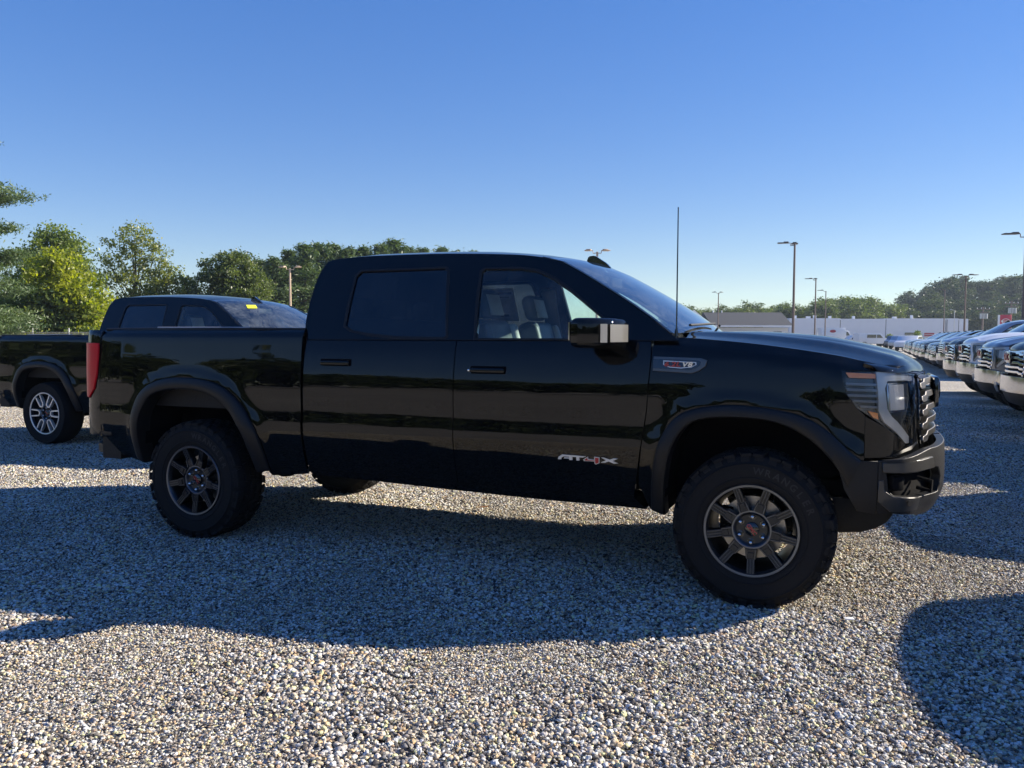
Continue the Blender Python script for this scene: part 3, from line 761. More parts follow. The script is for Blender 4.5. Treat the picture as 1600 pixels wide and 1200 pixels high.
        if detail:
            fb_ = [(1.098, 1.309), (1.160, 1.239), (1.208, 1.132), (1.218, 1.040)]
            # insert on the forward face, following its curve
            bm = bmesh.new(); Q = catmull(fb_, 5); a = [Vector((x+.005, s*(y+.002), 1.376)) for x, y in Q[6:]]; b = [Vector((p.x, p.y, 1.468)) for p in a]
            va = [bm.verts.new(p) for p in a]; vb = [bm.verts.new(p) for p in b]
            for i in range(len(a)-1): bm.faces.new((va[i], va[i+1], vb[i+1], vb[i]))
            r = bmesh.ops.solidify(bm, geom=bm.faces[:], thickness=.006); bmesh.ops.recalc_face_normals(bm, faces=bm.faces[:])
            bm_obj('mirror_insert', bm, M_SATIN if not chrome else M_CHROME, mi, True)
            bm = bmesh.new(); a = [Vector((x+.006, s*(y+.004), 1.374)) for x, y in Q[3:6]]; b = [Vector((p.x, p.y, 1.470)) for p in a]
            va = [bm.verts.new(p) for p in a]; vb = [bm.verts.new(p) for p in b]
            for i in range(len(a)-1): bm.faces.new((va[i], va[i+1], vb[i+1], vb[i]))
            bmesh.ops.solidify(bm, geom=bm.faces[:], thickness=.006); bmesh.ops.recalc_face_normals(bm, faces=bm.faces[:])
            bm_obj('turn_signal', bm, M_LED, mi, True)
            bm = bmesh.new(); add_prism(bm, [(.969, 1.385), (.969, 1.48), (.976, 1.48), (.976, 1.385)], s*1.07, s*1.29, 'y'); bm_obj('mirror_glass', bm, M_CHROME, mi)
            st_ = bmesh.new(); add_tube(st_, [(1.14, s*1.13, 1.368), (1.18, s*1.04, 1.335), (1.19, s*.955, 1.325)], [.022, .030, .034], 10)
            for v in st_.verts: v.co.z = 1.35+(v.co.z-1.35)*.9
            bm_obj('mirror_arm', st_, M_SATIN if False else P, mi, True)
    # ---- centre pieces
    uu = [(U_REAR, -1), (U_REAR, 1), (U_FRONT, 1), (U_FRONT, -1)]
    panel('roof', P, T, uu, shell, (0, 0, 1), .14, depth=.02)
    uF = top_u(1.425)
    wsg = panel('windscreen', M_WSGL, T, [(U_FRONT+.012, -.965), (U_FRONT+.012, .965), (uF, .975), (uF, -.975)], shell, (1, 0, 1), .14, depth=.004, lip=.001)
    for s in (-1, 1):
        panel('windscreen_pillar', P, T, [(U_FRONT, s*.963), (U_FRONT, s*1.0), (uF, s*1.0), (uF, s*.972)], lambda u, v: tuple(Vector(shell(u, v))+Vector((.004, 0, .004))), (1, 0, 1), .14, depth=.02)
    panel('rear_screen', M_REARGL, T, [(.09, -.80), (.09, .80), (U_REAR-.05, .80), (U_REAR-.05, -.80)], shell, (-1, 0, 0), .14, depth=.004)
    rs = [(0.0, -1), (0.0, 1), (U_REAR, 1), (U_REAR, -1)]
    panel('cab_back', P, T, rs, shell, (-1, 0, 0), .1, holes=([(.09, -.80), (.09, .80), (U_REAR-.05, .80), (U_REAR-.05, -.80)],), depth=.02)
    # rubber moulding at foot of windscreen / cowl
    box('cowl', (1.46, 0, 1.385), (.14, 1.70, .03), M_PLASTIC, T, .01)
    ho = [(1.50, -.868), (1.475, -.60), (1.50, -.2), (1.52, 0), (1.50, .2), (1.475, .60), (1.50, .868)]
    fe = [(FC.x_of_y(-abs(y))-.055, y) for y in (.78, .65, .45, .22, 0, -.22, -.45, -.65, -.78)]
    ho = ho+[(2.36, .872), (2.45, .862)]+fe+[(2.45, -.862), (2.36, -.872)]
    panel('hood', P, T, ho, hood, (0, 0, 1), .06, depth=.02, lip=.004)
    # header strip between hood and grille
    hd = [(.70, 1.208)]+[(t, 1.206-.02*(t-.8)/.3) for t in (.8, .95, 1.1)]+[(FC.L-FC0-.002, 1.186), (FC.L-FC0-.002, 1.165), (.80, 1.176), (.715, 1.196)]
    for s in (-1, 1):
        panel('grille_header', M_CHROME if chrome else P, T, hd, fascia(.012, s), (1, 0, 0), .07, depth=.05, lip=.008)
        # front cap: nose surface from hood edge down to the header
        ncap = [(.30, 0), (.5, 0), (.7, 0), (FC.L-FC0-.002, 0), (FC.L-FC0-.002, 1), (.7, 1), (.5, 1), (.30, 1)]
        def nf(t, q, s=s):
            x, y, _ = fascia(.004, s)(t, 1.22); xh, yh, zh = hood(x-.062, y*.985); z0 = 1.236-.046*min(1, max(0, (t-.30)/.55))
            return (x-.062*q**1.6, y*(1-.015*q), z0+(zh-.001-z0)*q**.7)
        panel('hood_lip', P, T, ncap, nf, (1, 0, .5), .06, depth=.02, lip=.002)
        tg = FC.L-FC0
        back = [(.62, 1.20), (tg-.001, 1.20), (tg-.001, .80), (.72, .80), (.61, .93), (.60, 1.02), (.66, 1.10)]
        panel('grille_backing', M_DARK, T, back, fascia(-.045, s), (1, 0, 0), .1, depth=.003)
        BM = M_CHROME if chrome else M_DCHROME
        zz = (1.148, 1.080, 1.010, .940, .872)
        for i, z in enumerate(zz if detail else zz):
            t0 = .705-.02*i if i < 3 else .640+.02*(i-3)
            if i == 2: t0 = .655
            nb = [(t0, z+.014), (t0+.10, z+.018), (t0+.13, z+.034), (tg-.001, z+.034), (tg-.001, z+.008), (t0+.145, z+.008), (t0+.11, z-.012), (t0, z-.012)]
            panel('grille_bar', BM, T, nb, fascia(.020, s), (1, 0, 0), .09, depth=.045, lip=.006)
        panel('grille_surround', P if not chrome else M_CHROME, T, [(.72, 1.205), (.66, 1.10), (.605, 1.02), (.605, .92), (.665, .832), (.70, .835), (.645, .93), (.64, 1.02), (.69, 1.10), (.75, 1.20)], fascia(.008, s), (1, 0, 0), .06, depth=.05, lip=.004)
    if detail:
        me = txt_mesh('GMC', .14, .010, 0, 1.05, .003); me.transform(Matrix.Translation((2.785, 0, 1.10)) @ Matrix.Rotation(math.pi/2, 4, 'Z') @ Matrix.Rotation(math.pi/2, 4, 'X')); link('grille_lettering', me, M_REDL if chrome else M_GLOSSBLK, T)
        bm = bmesh.new(); add_box(bm, (2.765, 0, 1.10), (.03, .52, .17), .012); bm_obj('emblem_plate', bm, M_GLOSSBLK, T, True)
    # wheels
    for x in (1.872, -1.872):
        for s in (-1, 1):
            make_wheel((x, s*.875, .403), s, T, 'nine' if not chrome else 'six', detail=detail)
    # underside, wells, axles
    bm = bmesh.new()
    for s in (-1, 1):
        for X in (1.87, -1.87):
            add_lathe_half = [(x, z) for x, z in (ARCH_FI if X > 0 else ARCH_RI)]
            C = catmull(add_lathe_half, 2)
            a = [bm.verts.new((p[0], s*.955, p[1]+.01)) for p in C]; b = [bm.verts.new((p[0], s*.62, p[1]+.01)) for p in C]
            for i in range(len(C)-1): bm.faces.new((a[i], a[i+1], b[i+1], b[i]))
            bm.faces.new(b)
    bm_obj('wheel_well', bm, M_WELL, T)
    bm = bmesh.new()
    for s in (-1, 1):
        add_box(bm, (-.35, s*.45, .56), (4.9, .10, .16))
    add_box(bm, (.1, 0, .60), (2.3, 1.78, .10)); add_box(bm, (-2.15, 0, .78), (1.3, 1.2, .08)); add_box(bm, (-1.15, 0, .80), (.35, 1.7, .35))
    add_box(bm, (2.0, 0, .95), (1.15, 1.2, .45)); add_box(bm, (2.25, 0, .56), (.5, 1.1, .12)); add_box(bm, (-2.85, 0, .62), (.1, .9, .12))
    add_box(bm, (-2.62, .3, .60), (.3, .5, .18), .03)
    add_tube(bm, [(-1.872, -.8, .41), (-1.872, .8, .41)], .05); add_tube(bm, [(1.872, -.8, .40), (1.872, .8, .40)], .035)
    add_lathe(bm, []) if False else None
    bm_obj('chassis', bm, M_DARK, T)
    prism('skid_plate', [(1.95, .55), (1.95, .357), (2.30, .352), (2.40, .364), (2.47, .390), (2.52, .425), (2.55, .470), (2.56, .54)], -.64, .64, M_PLASTIC, T, 'y', .01)
    bm = bmesh.new(); bmesh.ops.create_uvsphere(bm, u_segments=16, v_segments=10, radius=.15)
    for v in bm.verts: v.co = Vector((v.co.x-1.872, v.co.y, v.co.z+.42))
    bm_obj('differential', bm, M_DARK, T, True)
    # bed
    bm = bmesh.new(); add_box(bm, (-1.90, 0, .92), (1.86, 1.72, .04)); add_box(bm, (-.985, 0, 1.17), (.03, 1.84, .53))
    for s in (-1, 1): add_box(bm, (-1.88, s*.885, 1.17), (1.80, .05, .53))
    bm_obj('cargo_bed', bm, M_PLASTIC, T)
    tg_ = bmesh.new(); add_box(tg_, (-3.02, 0, 1.12), (.05, 1.50, .62), .015); tgo = bm_obj('tailgate', tg_, P, T, True)
    # rear bumper with a corner step
    rb = bmesh.new()
    A = Arc2([(-2.66, -.99), (-2.84, -.975), (-2.95, -.93), (-3.04, -.82), (-3.09, -.6), (-3.11, 0)])
    ring = [A(t) for t in np.linspace(0, A.L, 14)]
    full = ring+[(x, -y) for x, y in ring[::-1]]
    inner = [(x+.10*(1 if abs(y) < .9 else .9), y*.90) for x, y in full]
    poly = full+inner[::-1]
    add_prism(rb, poly, .665, .785, 'z'); 
    bmesh.ops.bevel(rb, geom=[e for e in rb.edges if abs(e.verts[0].co.z-e.verts[1].co.z) < .01], offset=.022, segments=3, profile=.5, affect='EDGES')
    bm_obj('rear_bumper', rb, M_BUMPER if not chrome else M_CHROME, T, True)
    rb = bmesh.new()
    full2 = [(x+.045, y*.96) for x, y in full]; in2 = [(x+.03, y*.97) for x, y in inner]
    add_prism(rb, full2+in2[::-1], .535, .600, 'z'); bm_obj('bumper_step', rb, M_PLASTIC, T)
    rb = bmesh.new()
    for s in (-1, 1): add_prism(rb, [(-2.62, s*.70), (-2.62, s*.945), (-2.80, s*.945), (-2.90, s*.86), (-2.90, s*.70)], .50, .69, 'z')
    bm_obj('bumper_bracket', rb, M_PLASTIC, T)
    # interior
    if detail:
        bm = bmesh.new(); add_box(bm, (1.20, 0, 1.22), (.46, 1.66, .26), .06, seg=3); bm_obj('dashboard', bm, M_DASH, T, True)
        box('cabin_floor', (.1, 0, .74), (2.3, 1.75, .05), M_DASH, T)
        for y in (-.42, .42): seat(T, .50, y)
        bm = bmesh.new(); add_box(bm, (-.50, 0, .88), (.5, 1.4, .2), .05, seg=3); add_box(bm, (-.78, 0, 1.22), (.14, 1.4, .62), .05, Matrix.Rotation(R(-10), 3, 'Y'), 3)
        for y in (-.45, 0, .45): add_box(bm, (-.86, y, 1.60), (.09, .26, .15), .04, seg=3)
        bm_obj('rear_bench', bm, M_SEAT, T, True)
        box('centre_console', (.65, 0, .92), (.9, .26, .32), M_DASH, T, .05)
        sw = bmesh.new(); C = [(0, .18*math.cos(a), .18*math.sin(a)) for a in np.linspace(0, 2*math.pi, 25)]
        add_tube(sw, C, .015, 8, False); add_tube(sw, [(0, -.17, 0), (0, .17, 0)], .02, 6)
        Mx = Matrix.Translation((.93, .42, 1.27)) @ Matrix.Rotation(R(22), 4, 'Y'); bmesh.ops.transform(sw, matrix=Mx, verts=sw.verts)
        bm_obj('steering_wheel', sw, M_DASH, T, True)
        for s in (-1, 1):
            box('door_lining', (.25, s*.90, 1.12), (2.1, .05, .46), M_DASH, T, .02)
            bm = bmesh.new(); add_box(bm, (.13, s*.76, 1.56), (.12, .04, .46), .015, Matrix.Rotation(s*.42, 3, 'X')); bm_obj('pillar_trim', bm, M_TRIM, T, True)
        bm = bmesh.new(); add_box(bm, (0, 0, 0), (.03, .26, .07), .015, seg=3); bmesh.ops.transform(bm, matrix=Matrix.Translation((.86, 0, 1.76)), verts=bm.verts); bm_obj('rear_view_mirror', bm, M_DASH, T, True)
        # wiper arms resting at the foot of the windscreen
        for y0, y1 in ((-.62, .05), (.10, .68)):
            bm = bmesh.new(); pa = Vector(shell(uF-.035, y0/.9)); pb = Vector(shell(uF-.06, y1/.9)); add_tube(bm, [pa+Vector((.02, 0, .02)), pb+Vector((.015, 0, .018))], .008, 6); bm_obj('wiper', bm, M_PLASTIC, T, True)
        bm = bmesh.new(); add_prism(bm, [(.66, 1.905), (.675, 1.945), (.72, 1.948), (.80, 1.895), (.83, 1.862)][::1], -.022, .022, 'y')
        bmesh.ops.bevel(bm, geom=bm.edges[:], offset=.006, segments=2, affect='EDGES'); bm_obj('roof_antenna_fin', bm, M_GLOSSBLK, T, True)
        # tall whip antenna on the near fender
        tube('whip_antenna', [(1.449, -.885, 1.395), (1.449, -.885, 1.43), (1.4505, -.885, 1.46), (1.452, -.887, 2.10)], [.011, .009, .0042, .0034], M_GLOSSBLK, T, 8)
    return T

# ------------------------------------------------------------------ placing helper: a ground spot seen along an image column at a given distance
def spot(px, d):
    l = (px-800)/fpx*d
    return cx+math.cos(yaw)*l-math.sin(yaw)*d, cy+math.sin(yaw)*l+math.cos(yaw)*d
def hgt(py, d): return cz+(525-py)/fpx*d

# ------------------------------------------------------------------ ground
def stone_ramp(t, fac):
    r = t.nodes.new('ShaderNodeValToRGB'); r.color_ramp.interpolation = 'CONSTANT'
    cols = [(0.043, 0.039, 0.04), (0.147, 0.137, 0.123), (0.23, 0.208, 0.182), (0.441, 0.398, 0.331), (0.56, 0.56, 0.536), (0.333, 0.297, 0.268), (0.552, 0.471, 0.358), (0.56, 0.56, 0.56), (0.173, 0.169, 0.17), (0.56, 0.486, 0.331), (0.394, 0.368, 0.345), (0.56, 0.56, 0.495), (0.56, 0.412, 0.23), (0.274, 0.241, 0.206), (0.56, 0.56, 0.56), (0.083, 0.071, 0.059), (0.521, 0.471, 0.426), (0.56, 0.546, 0.306), (0.364, 0.255, 0.17), (0.56, 0.56, 0.521)]
    e = r.color_ramp.elements; n = len(cols)
    e[0].position = 0; e[0].color = (*cols[0], 1); e[1].position = 1/n; e[1].color = (*cols[1], 1)
    for i in range(2, n): q = e.new(i/n); q.color = (*cols[i], 1)
    t.links.new(fac, r.inputs[0]); return r
m, t, b = newmat('gravel_stone'); b.inputs['Roughness'].default_value = .72
at = t.nodes.new('ShaderNodeAttribute'); at.attribute_type = 'INSTANCER'; at.attribute_name = 'tone'
rp = stone_ramp(t, at.outputs['Fac'])
tc = t.nodes.new('ShaderNodeTexCoord'); nz = t.nodes.new('ShaderNodeTexNoise'); nz.inputs['Scale'].default_value = 2.2; nz.inputs['Detail'].default_value = 6
t.links.new(tc.outputs['Object'], nz.inputs[0])
mr = t.nodes.new('ShaderNodeMapRange'); mr.inputs[3].default_value = .7; mr.inputs[4].default_value = 1.3; t.links.new(nz.outputs[0], mr.inputs[0])
vm = t.nodes.new('ShaderNodeVectorMath'); vm.operation = 'SCALE'; t.links.new(rp.outputs[0], vm.inputs[0]); t.links.new(mr.outputs[0], vm.inputs['Scale'])
t.links.new(vm.outputs[0], b.inputs['Base Color'])
M_STONE = m
m, t, b = newmat('gravel_ground'); b.inputs['Roughness'].default_value = .9
tc = t.nodes.new('ShaderNodeTexCoord')
vo = t.nodes.new('ShaderNodeTexVoronoi'); vo.inputs['Scale'].default_value = 60
dn = t.nodes.new('ShaderNodeTexNoise'); dn.inputs['Scale'].default_value = 90; dn.inputs['Detail'].default_value = 2
mxv = t.nodes.new('ShaderNodeMixRGB'); mxv.inputs[0].default_value = .012
t.links.new(tc.outputs['Object'], dn.inputs[0]); t.links.new(tc.outputs['Object'], mxv.inputs[1]); t.links.new(dn.outputs['Color'], mxv.inputs[2])
t.links.new(mxv.outputs[0], vo.inputs['Vector'])
sx = t.nodes.new('ShaderNodeSeparateColor'); t.links.new(vo.outputs['Color'], sx.inputs[0])
rp = stone_ramp(t, sx.outputs[0])
big = t.nodes.new('ShaderNodeTexNoise'); big.inputs['Scale'].default_value = .35; big.inputs['Detail'].default_value = 6; big.inputs['Roughness'].default_value = .6
t.links.new(tc.outputs['Object'], big.inputs[0])
br = t.nodes.new('ShaderNodeMapRange'); br.inputs[1].default_value = .3; br.inputs[2].default_value = .7; br.inputs[3].default_value = .85; br.inputs[4].default_value = 1.25
t.links.new(big.outputs[0], br.inputs[0])
vm = t.nodes.new('ShaderNodeVectorMath'); vm.operation = 'SCALE'; t.links.new(rp.outputs[0], vm.inputs[0]); t.links.new(br.outputs[0], vm.inputs['Scale'])
t.links.new(vm.outputs[0], b.inputs['Base Color'])
inv = t.nodes.new('ShaderNodeMath'); inv.operation = 'SUBTRACT'; inv.inputs[0].default_value = 1; t.links.new(vo.outputs['Distance'], inv.inputs[1])
bp = t.nodes.new('ShaderNodeBump'); bp.inputs['Strength'].default_value = 1.0; bp.inputs['Distance'].default_value = .012
t.links.new(inv.outputs[0], bp.inputs['Height']); t.links.new(bp.outputs[0], b.inputs['Normal'])
M_GROUND = m
S = 900
ground = link('ground', mesh_np('ground', [(-S, -S, -.012), (S, -S, -.012), (S, S, -.012), (-S, S, -.012)], [[0, 1, 2, 3]]), M_GROUND); ground['kind'] = 'structure'

def gravel(name, d0, d1, density, smin, smax, sub):
    V = []; F = []; n = 14
    for i in range(n+1):
        d = d0+(d1-d0)*i/n
        for j in range(2):
            l = (-1 if j == 0 else 1)*(.80*d+1.0)
            V.append((cx+math.cos(yaw)*l-math.sin(yaw)*d, cy+math.sin(yaw)*l+math.cos(yaw)*d, 0))
        if i: F.append((2*i-2, 2*i-1, 2*i+1, 2*i))
    o = link(name, mesh_np(name, V, F), M_STONE); o['kind'] = 'stuff'
    g = bpy.data.node_groups.new(name, 'GeometryNodeTree')
    g.interface.new_socket('Geometry', in_out='INPUT', socket_type='NodeSocketGeometry'); g.interface.new_socket('Geometry', in_out='OUTPUT', socket_type='NodeSocketGeometry')
    N = g.nodes.new; L = g.links.new
    gi = N('NodeGroupInput'); go = N('NodeGroupOutput')
    dp = N('GeometryNodeDistributePointsOnFaces'); dp.inputs['Density'].default_value = density; dp.inputs['Seed'].default_value = 3
    L(gi.outputs[0], dp.inputs['Mesh'])
    # patchiness: tracks and thin spots where the finer stones lie
    pos = N('GeometryNodeInputPosition'); nn = N('ShaderNodeTexNoise'); nn.inputs['Scale'].default_value = .8; nn.inputs['Detail'].default_value = 2
    L(pos.outputs[0], nn.inputs['Vector'])
    dm = N('ShaderNodeMapRange'); dm.inputs[1].default_value = .3; dm.inputs[2].default_value = .6; dm.inputs[3].default_value = density*.5; dm.inputs[4].default_value = density*1.25; L(nn.outputs[0], dm.inputs[0]); L(dm.outputs[0], dp.inputs['Density'])
    sp = N('GeometryNodeSetPosition'); rz = N('FunctionNodeRandomValue'); rz.data_type = 'FLOAT_VECTOR'
    rz.inputs[0].default_value = (0, 0, -.010); rz.inputs[1].default_value = (0, 0, .007)
    L(dp.outputs['Points'], sp.inputs['Geometry']); L(rz.outputs[0], sp.inputs['Offset'])
    gt = N('GeometryNodeGeometryToInstance')
    for k in range(6):
        ic = N('GeometryNodeMeshIcoSphere'); ic.inputs['Subdivisions'].default_value = sub; ic.inputs['Radius'].default_value = .5
        s1 = N('GeometryNodeSetPosition'); p1 = N('GeometryNodeInputPosition'); ad = N('ShaderNodeVectorMath'); ad.operation = 'ADD'; ad.inputs[1].default_value = (k*7.3, k*3.1, k*1.7)
        n1 = N('ShaderNodeTexNoise'); n1.inputs['Scale'].default_value = 1.5; n1.inputs['Detail'].default_value = 1.5
        L(p1.outputs[0], ad.inputs[0]); L(ad.outputs[0], n1.inputs['Vector'])
        sb = N('ShaderNodeVectorMath'); sb.operation = 'SUBTRACT'; sb.inputs[1].default_value = (.5, .5, .5); L(n1.outputs['Color'], sb.inputs[0])
        sc_ = N('ShaderNodeVectorMath'); sc_.operation = 'SCALE'; sc_.inputs['Scale'].default_value = .95; L(sb.outputs[0], sc_.inputs[0])
        L(ic.outputs[0], s1.inputs['Geometry']); L(sc_.outputs[0], s1.inputs['Offset'])
        tr = N('GeometryNodeTransform'); tr.inputs['Scale'].default_value = (1, .78-.05*(k % 3), .50+.06*(k % 4)); L(s1.outputs[0], tr.inputs['Geometry'])
        sm = N('GeometryNodeSetShadeSmooth'); sm.inputs['Shade Smooth'].default_value = (k % 2 == 0); L(tr.outputs[0], sm.inputs['Geometry'])
        mt = N('GeometryNodeSetMaterial'); mt.inputs['Material'].default_value = M_STONE; L(sm.outputs[0], mt.inputs['Geometry'])
        L(mt.outputs[0], gt.inputs[0])
    ip = N('GeometryNodeInstanceOnPoints'); ip.inputs['Pick Instance'].default_value = True
    rr = N('FunctionNodeRandomValue'); rr.data_type = 'FLOAT_VECTOR'; rr.inputs[0].default_value = (-.45, -.45, 0); rr.inputs[1].default_value = (.45, .45, 6.283); rr.inputs['Seed'].default_value = 5
    rs = N('FunctionNodeRandomValue'); rs.data_type = 'FLOAT'; rs.inputs[2].default_value = 0; rs.inputs[3].default_value = 1; rs.inputs['Seed'].default_value = 9
    pw = N('ShaderNodeMath'); pw.operation = 'POWER'; pw.inputs[1].default_value = 1.6; L(rs.outputs[1], pw.inputs[0])
    # coarse and fine areas
    mrn = N('ShaderNodeMapRange'); mrn.inputs[1].default_value = .38; mrn.inputs[2].default_value = .62; mrn.inputs[3].default_value = .58; mrn.inputs[4].default_value = 1.12; L(nn.outputs[0], mrn.inputs[0])
    mr_ = N('ShaderNodeMapRange'); mr_.inputs[3].default_value = smin; mr_.inputs[4].default_value = smax; L(pw.outputs[0], mr_.inputs[0])
    mu = N('ShaderNodeMath'); mu.operation = 'MULTIPLY'; L(mr_.outputs[0], mu.inputs[0]); L(mrn.outputs[0], mu.inputs[1])
    L(sp.outputs[0], ip.inputs['Points']); L(gt.outputs[0], ip.inputs['Instance']); L(rr.outputs[0], ip.inputs['Rotation']); L(mu.outputs[0], ip.inputs['Scale'])
    sa = N('GeometryNodeStoreNamedAttribute'); sa.data_type = 'FLOAT'; sa.domain = 'INSTANCE'; sa.inputs['Name'].default_value = 'tone'
    rt_ = N('FunctionNodeRandomValue'); rt_.data_type = 'FLOAT'; rt_.inputs['Seed'].default_value = 21
    L(ip.outputs[0], sa.inputs['Geometry']); L(rt_.outputs[1], sa.inputs['Value'])
    L(sa.outputs[0], go.inputs[0])
    md = o.modifiers.new('scatter', 'NODES'); md.node_group = g
    return o
gravel('gravel', 1.6, 7.5, 10500, .008, .027, 2)
gravel('gravel', 7.5, 17, 3200, .014, .032, 1)

# ------------------------------------------------------------------ vehicles
main = build_truck('large black crew cab pickup side on in the middle, with a tall whip antenna', 'black')
# a pale belt of sunlight shows at the far side only because of real sun
main_t = tree_of(main)
def add_wheels(T, style, detail=False, dz=0):
    for x in (1.872, -1.872):
        for s in (-1, 1): make_wheel((x, s*.875, .403+dz), s, T, style, detail=detail, rim=.262)
def black_copy(label, x, y, z=0, style='six'):
    c = copy_tree(main_t, None, skip=('wheel', 'whip_antenna', 'roof_antenna_fin') if style is None else ('wheel', 'whip_antenna'))
    c['label'] = label; c.location = (x, y, z)
    add_wheels(c, 'six', False, -z); return c
c2 = black_copy('black pickup parked beyond the main truck at left, yellow sticker on its windscreen', -5.42, 3.0, -.045)
# yellow sticker inside the windscreen
q = [Vector(shell(u, v))+Vector((.004, 0, .005)) for u, v in ((2.305, -.497), (2.300, -.286), (2.386, -.347), (2.391, -.548))]
me = mesh_np('windscreen_sticker', q, [[0, 1, 2, 3]]); o = link('windscreen_sticker', me, M_YELLOW, c2)
def stick(T, x0, x1, z0, z1, s=1, off=.022):
    V = [(x0, s*(w_up(z0)-off), z0), (x1, s*(w_up(z0)-off), z0), (x1, s*(w_up(z1)-off), z1), (x0, s*(w_up(z1)-off), z1)]
    o = link('window_sticker', mesh_np('window_sticker', V, [[0, 1, 2, 3]]), M_PAPER, T)
    for k in range(6):
        za = z1-.03-(z1-z0-.05)*k/6; zb = za-.018
        V = [(x0+.015, s*(w_up(zb)-off-.003), zb), (x1-.02-.03*(k % 3), s*(w_up(zb)-off-.003), zb), (x1-.02-.03*(k % 3), s*(w_up(za)-off-.003), za), (x0+.015, s*(w_up(za)-off-.003), za)]
        link('printed_line', mesh_np('printed_line', V, [[0, 1, 2, 3]]), M_DASH, o)
stick(main, -.44, -.19, 1.53, 1.79)
c3 = black_copy('dark pickup roof just showing behind the windscreen of the second black truck', -9.45, 9.2, 0)

ctruck = build_truck('x', 'chrome', detail=True)
ct = tree_of(ctruck)
NX = 4.42+2.80
def row_xy(k): return NX+(0 if k < 7 else .50+.03*(k-7)), -.10+2.95*k
inter = ('seat', 'rear_bench', 'dashboard', 'centre_console', 'steering_wheel', 'door_lining', 'pillar_trim', 'rear_view_mirror', 'whip_antenna', 'cabin_floor', 'wiper', 'fender_vent', 'differential', 'cargo_bed')
far = inter+('lamp_fin', 'lamp_cell', 'lamp_block', 'amber_reflector', 'headlight_cover', 'lug_nut', 'nut_pocket', 'centre_cap', 'cap_lettering', 'brake_disc', 'brake_caliper', 'tyre_tread', 'tyre_lettering', 'hub_ring', 'handle_recess', 'door_lock', 'mirror_glass', 'turn_signal', 'mirror_insert', 'wheel_well', 'grille_lettering', 'emblem_plate', 'parking_sensor')
paints = {0: (M_GREY, 'grey'), 1: (M_BLACK, 'black'), 2: (M_WHITE, 'white'), 3: (M_BLACK, 'black'), 4: (M_GREY, 'grey'), 5: (M_WHITE, 'white'), 6: (M_BLACK, 'black'), 9: (M_SILVER, 'silver'), 10: (M_BLACK, 'black'), 11: (M_BLUE, 'dark blue'), 12: (M_BLACK, 'black'), 13: (M_GREY, 'grey'), 14: (M_SILVER, 'silver'), 15: (M_WHITE, 'white'), 16: (M_BLACK, 'black'), 17: (M_WHITE, 'white'), 18: (M_SILVER, 'silver')}
words = {3: 'black pickup with chrome grille at the right photo edge, nearest of its row',
 4: 'grey pickup with chrome grille beside the nearest black one in the right row',
 5: 'white pickup with wide chrome grille, brightest front in the right row',
 6: 'black pickup just behind the bright white one in the right row',
 9: 'silver pickup just beyond the sunlit gap in the right row', 10: 'black pickup next beyond the silver one past the gap', 11: 'dark blue pickup between two black ones past the gap'}
first = True
for k in [0, 1, 2, 3, 4, 5, 6, 9, 10, 11, 12, 13, 14, 15, 16, 17, 18]:
    mt, cn = paints[k]
    if first: c = ctruck; first = False; sk = None
    else: c = copy_tree(ct, None, skip=() if k in (3, 4) else (inter if k < 7 else far))
    x, y = row_xy(k); c.location = (x+rng.uniform(-.07, .07)*(k > 4), y+rng.uniform(-.08, .08)*(k > 5), 0); c.rotation_euler = (0, 0, math.pi+rng.uniform(-.03, .03)*(k > 4)); c.scale = (1, 1, 1.04 if k == 5 else .86 if k > 9 else 1)
    stack = [c]
    while stack:
        o = stack.pop()
        if o.type == 'MESH' and o.data.materials and o.data.materials[0] is M_BLACK:
            o.material_slots[0].link = 'OBJECT'; o.material_slots[0].material = mt
        stack += [a for a in o.children]
    if k in words: c['label'] = words[k]
    elif k < 3: c['label'] = ['grey pickup out of frame at right, its shadow on the foreground gravel', 'black pickup out of frame at right, its shadow beyond the front bumper', 'white pickup out of frame at right before the black one'][k]
    else: c['label'] = '%s pickup far down the right row, %s from the right edge of the photo' % (cn, 'first second third fourth fifth sixth seventh eighth ninth tenth eleventh twelfth thirteenth fourteenth'.split()[k-5])
    c['group'] = 'pickups parked in the right row'

# ------------------------------------------------------------------ trees
def leafmat(name, dark, light, trans=.45):
    m = bpy.data.materials.new(name); m.use_nodes = True; t = m.node_tree; t.nodes.clear()
    o = t.nodes.new('ShaderNodeOutputMaterial'); d = t.nodes.new('ShaderNodeBsdfDiffuse'); tl = t.nodes.new('ShaderNodeBsdfTranslucent')
    gl = t.nodes.new('ShaderNodeBsdfGlossy'); gl.inputs['Roughness'].default_value = .45
    a = t.nodes.new('ShaderNodeAttribute'); a.attribute_name = 'tone'
    mx = t.nodes.new('ShaderNodeMixRGB'); mx.inputs[1].default_value = (*dark, 1); mx.inputs[2].default_value = (*light, 1)
    t.links.new(a.outputs['Fac'], mx.inputs[0]); t.links.new(mx.outputs[0], d.inputs[0])
    hs = t.nodes.new('ShaderNodeMixRGB'); hs.blend_type = 'MULTIPLY'; hs.inputs[0].default_value = 1; hs.inputs[2].default_value = (1.3, 1.35, .45, 1)
    t.links.new(mx.outputs[0], hs.inputs[1]); t.links.new(hs.outputs[0], tl.inputs[0])
    s1 = t.nodes.new('ShaderNodeMixShader'); s1.inputs[0].default_value = trans; t.links.new(d.outputs[0], s1.inputs[1]); t.links.new(tl.outputs[0], s1.inputs[2])
    s2 = t.nodes.new('ShaderNodeMixShader'); s2.inputs[0].default_value = .04; t.links.new(s1.outputs[0], s2.inputs[1]); t.links.new(gl.outputs[0], s2.inputs[2])
    t.links.new(s2.outputs[0], o.inputs[0]); return m
L_MID = leafmat('leaves_mid', (.065, .105, .024), (.20, .26, .055))
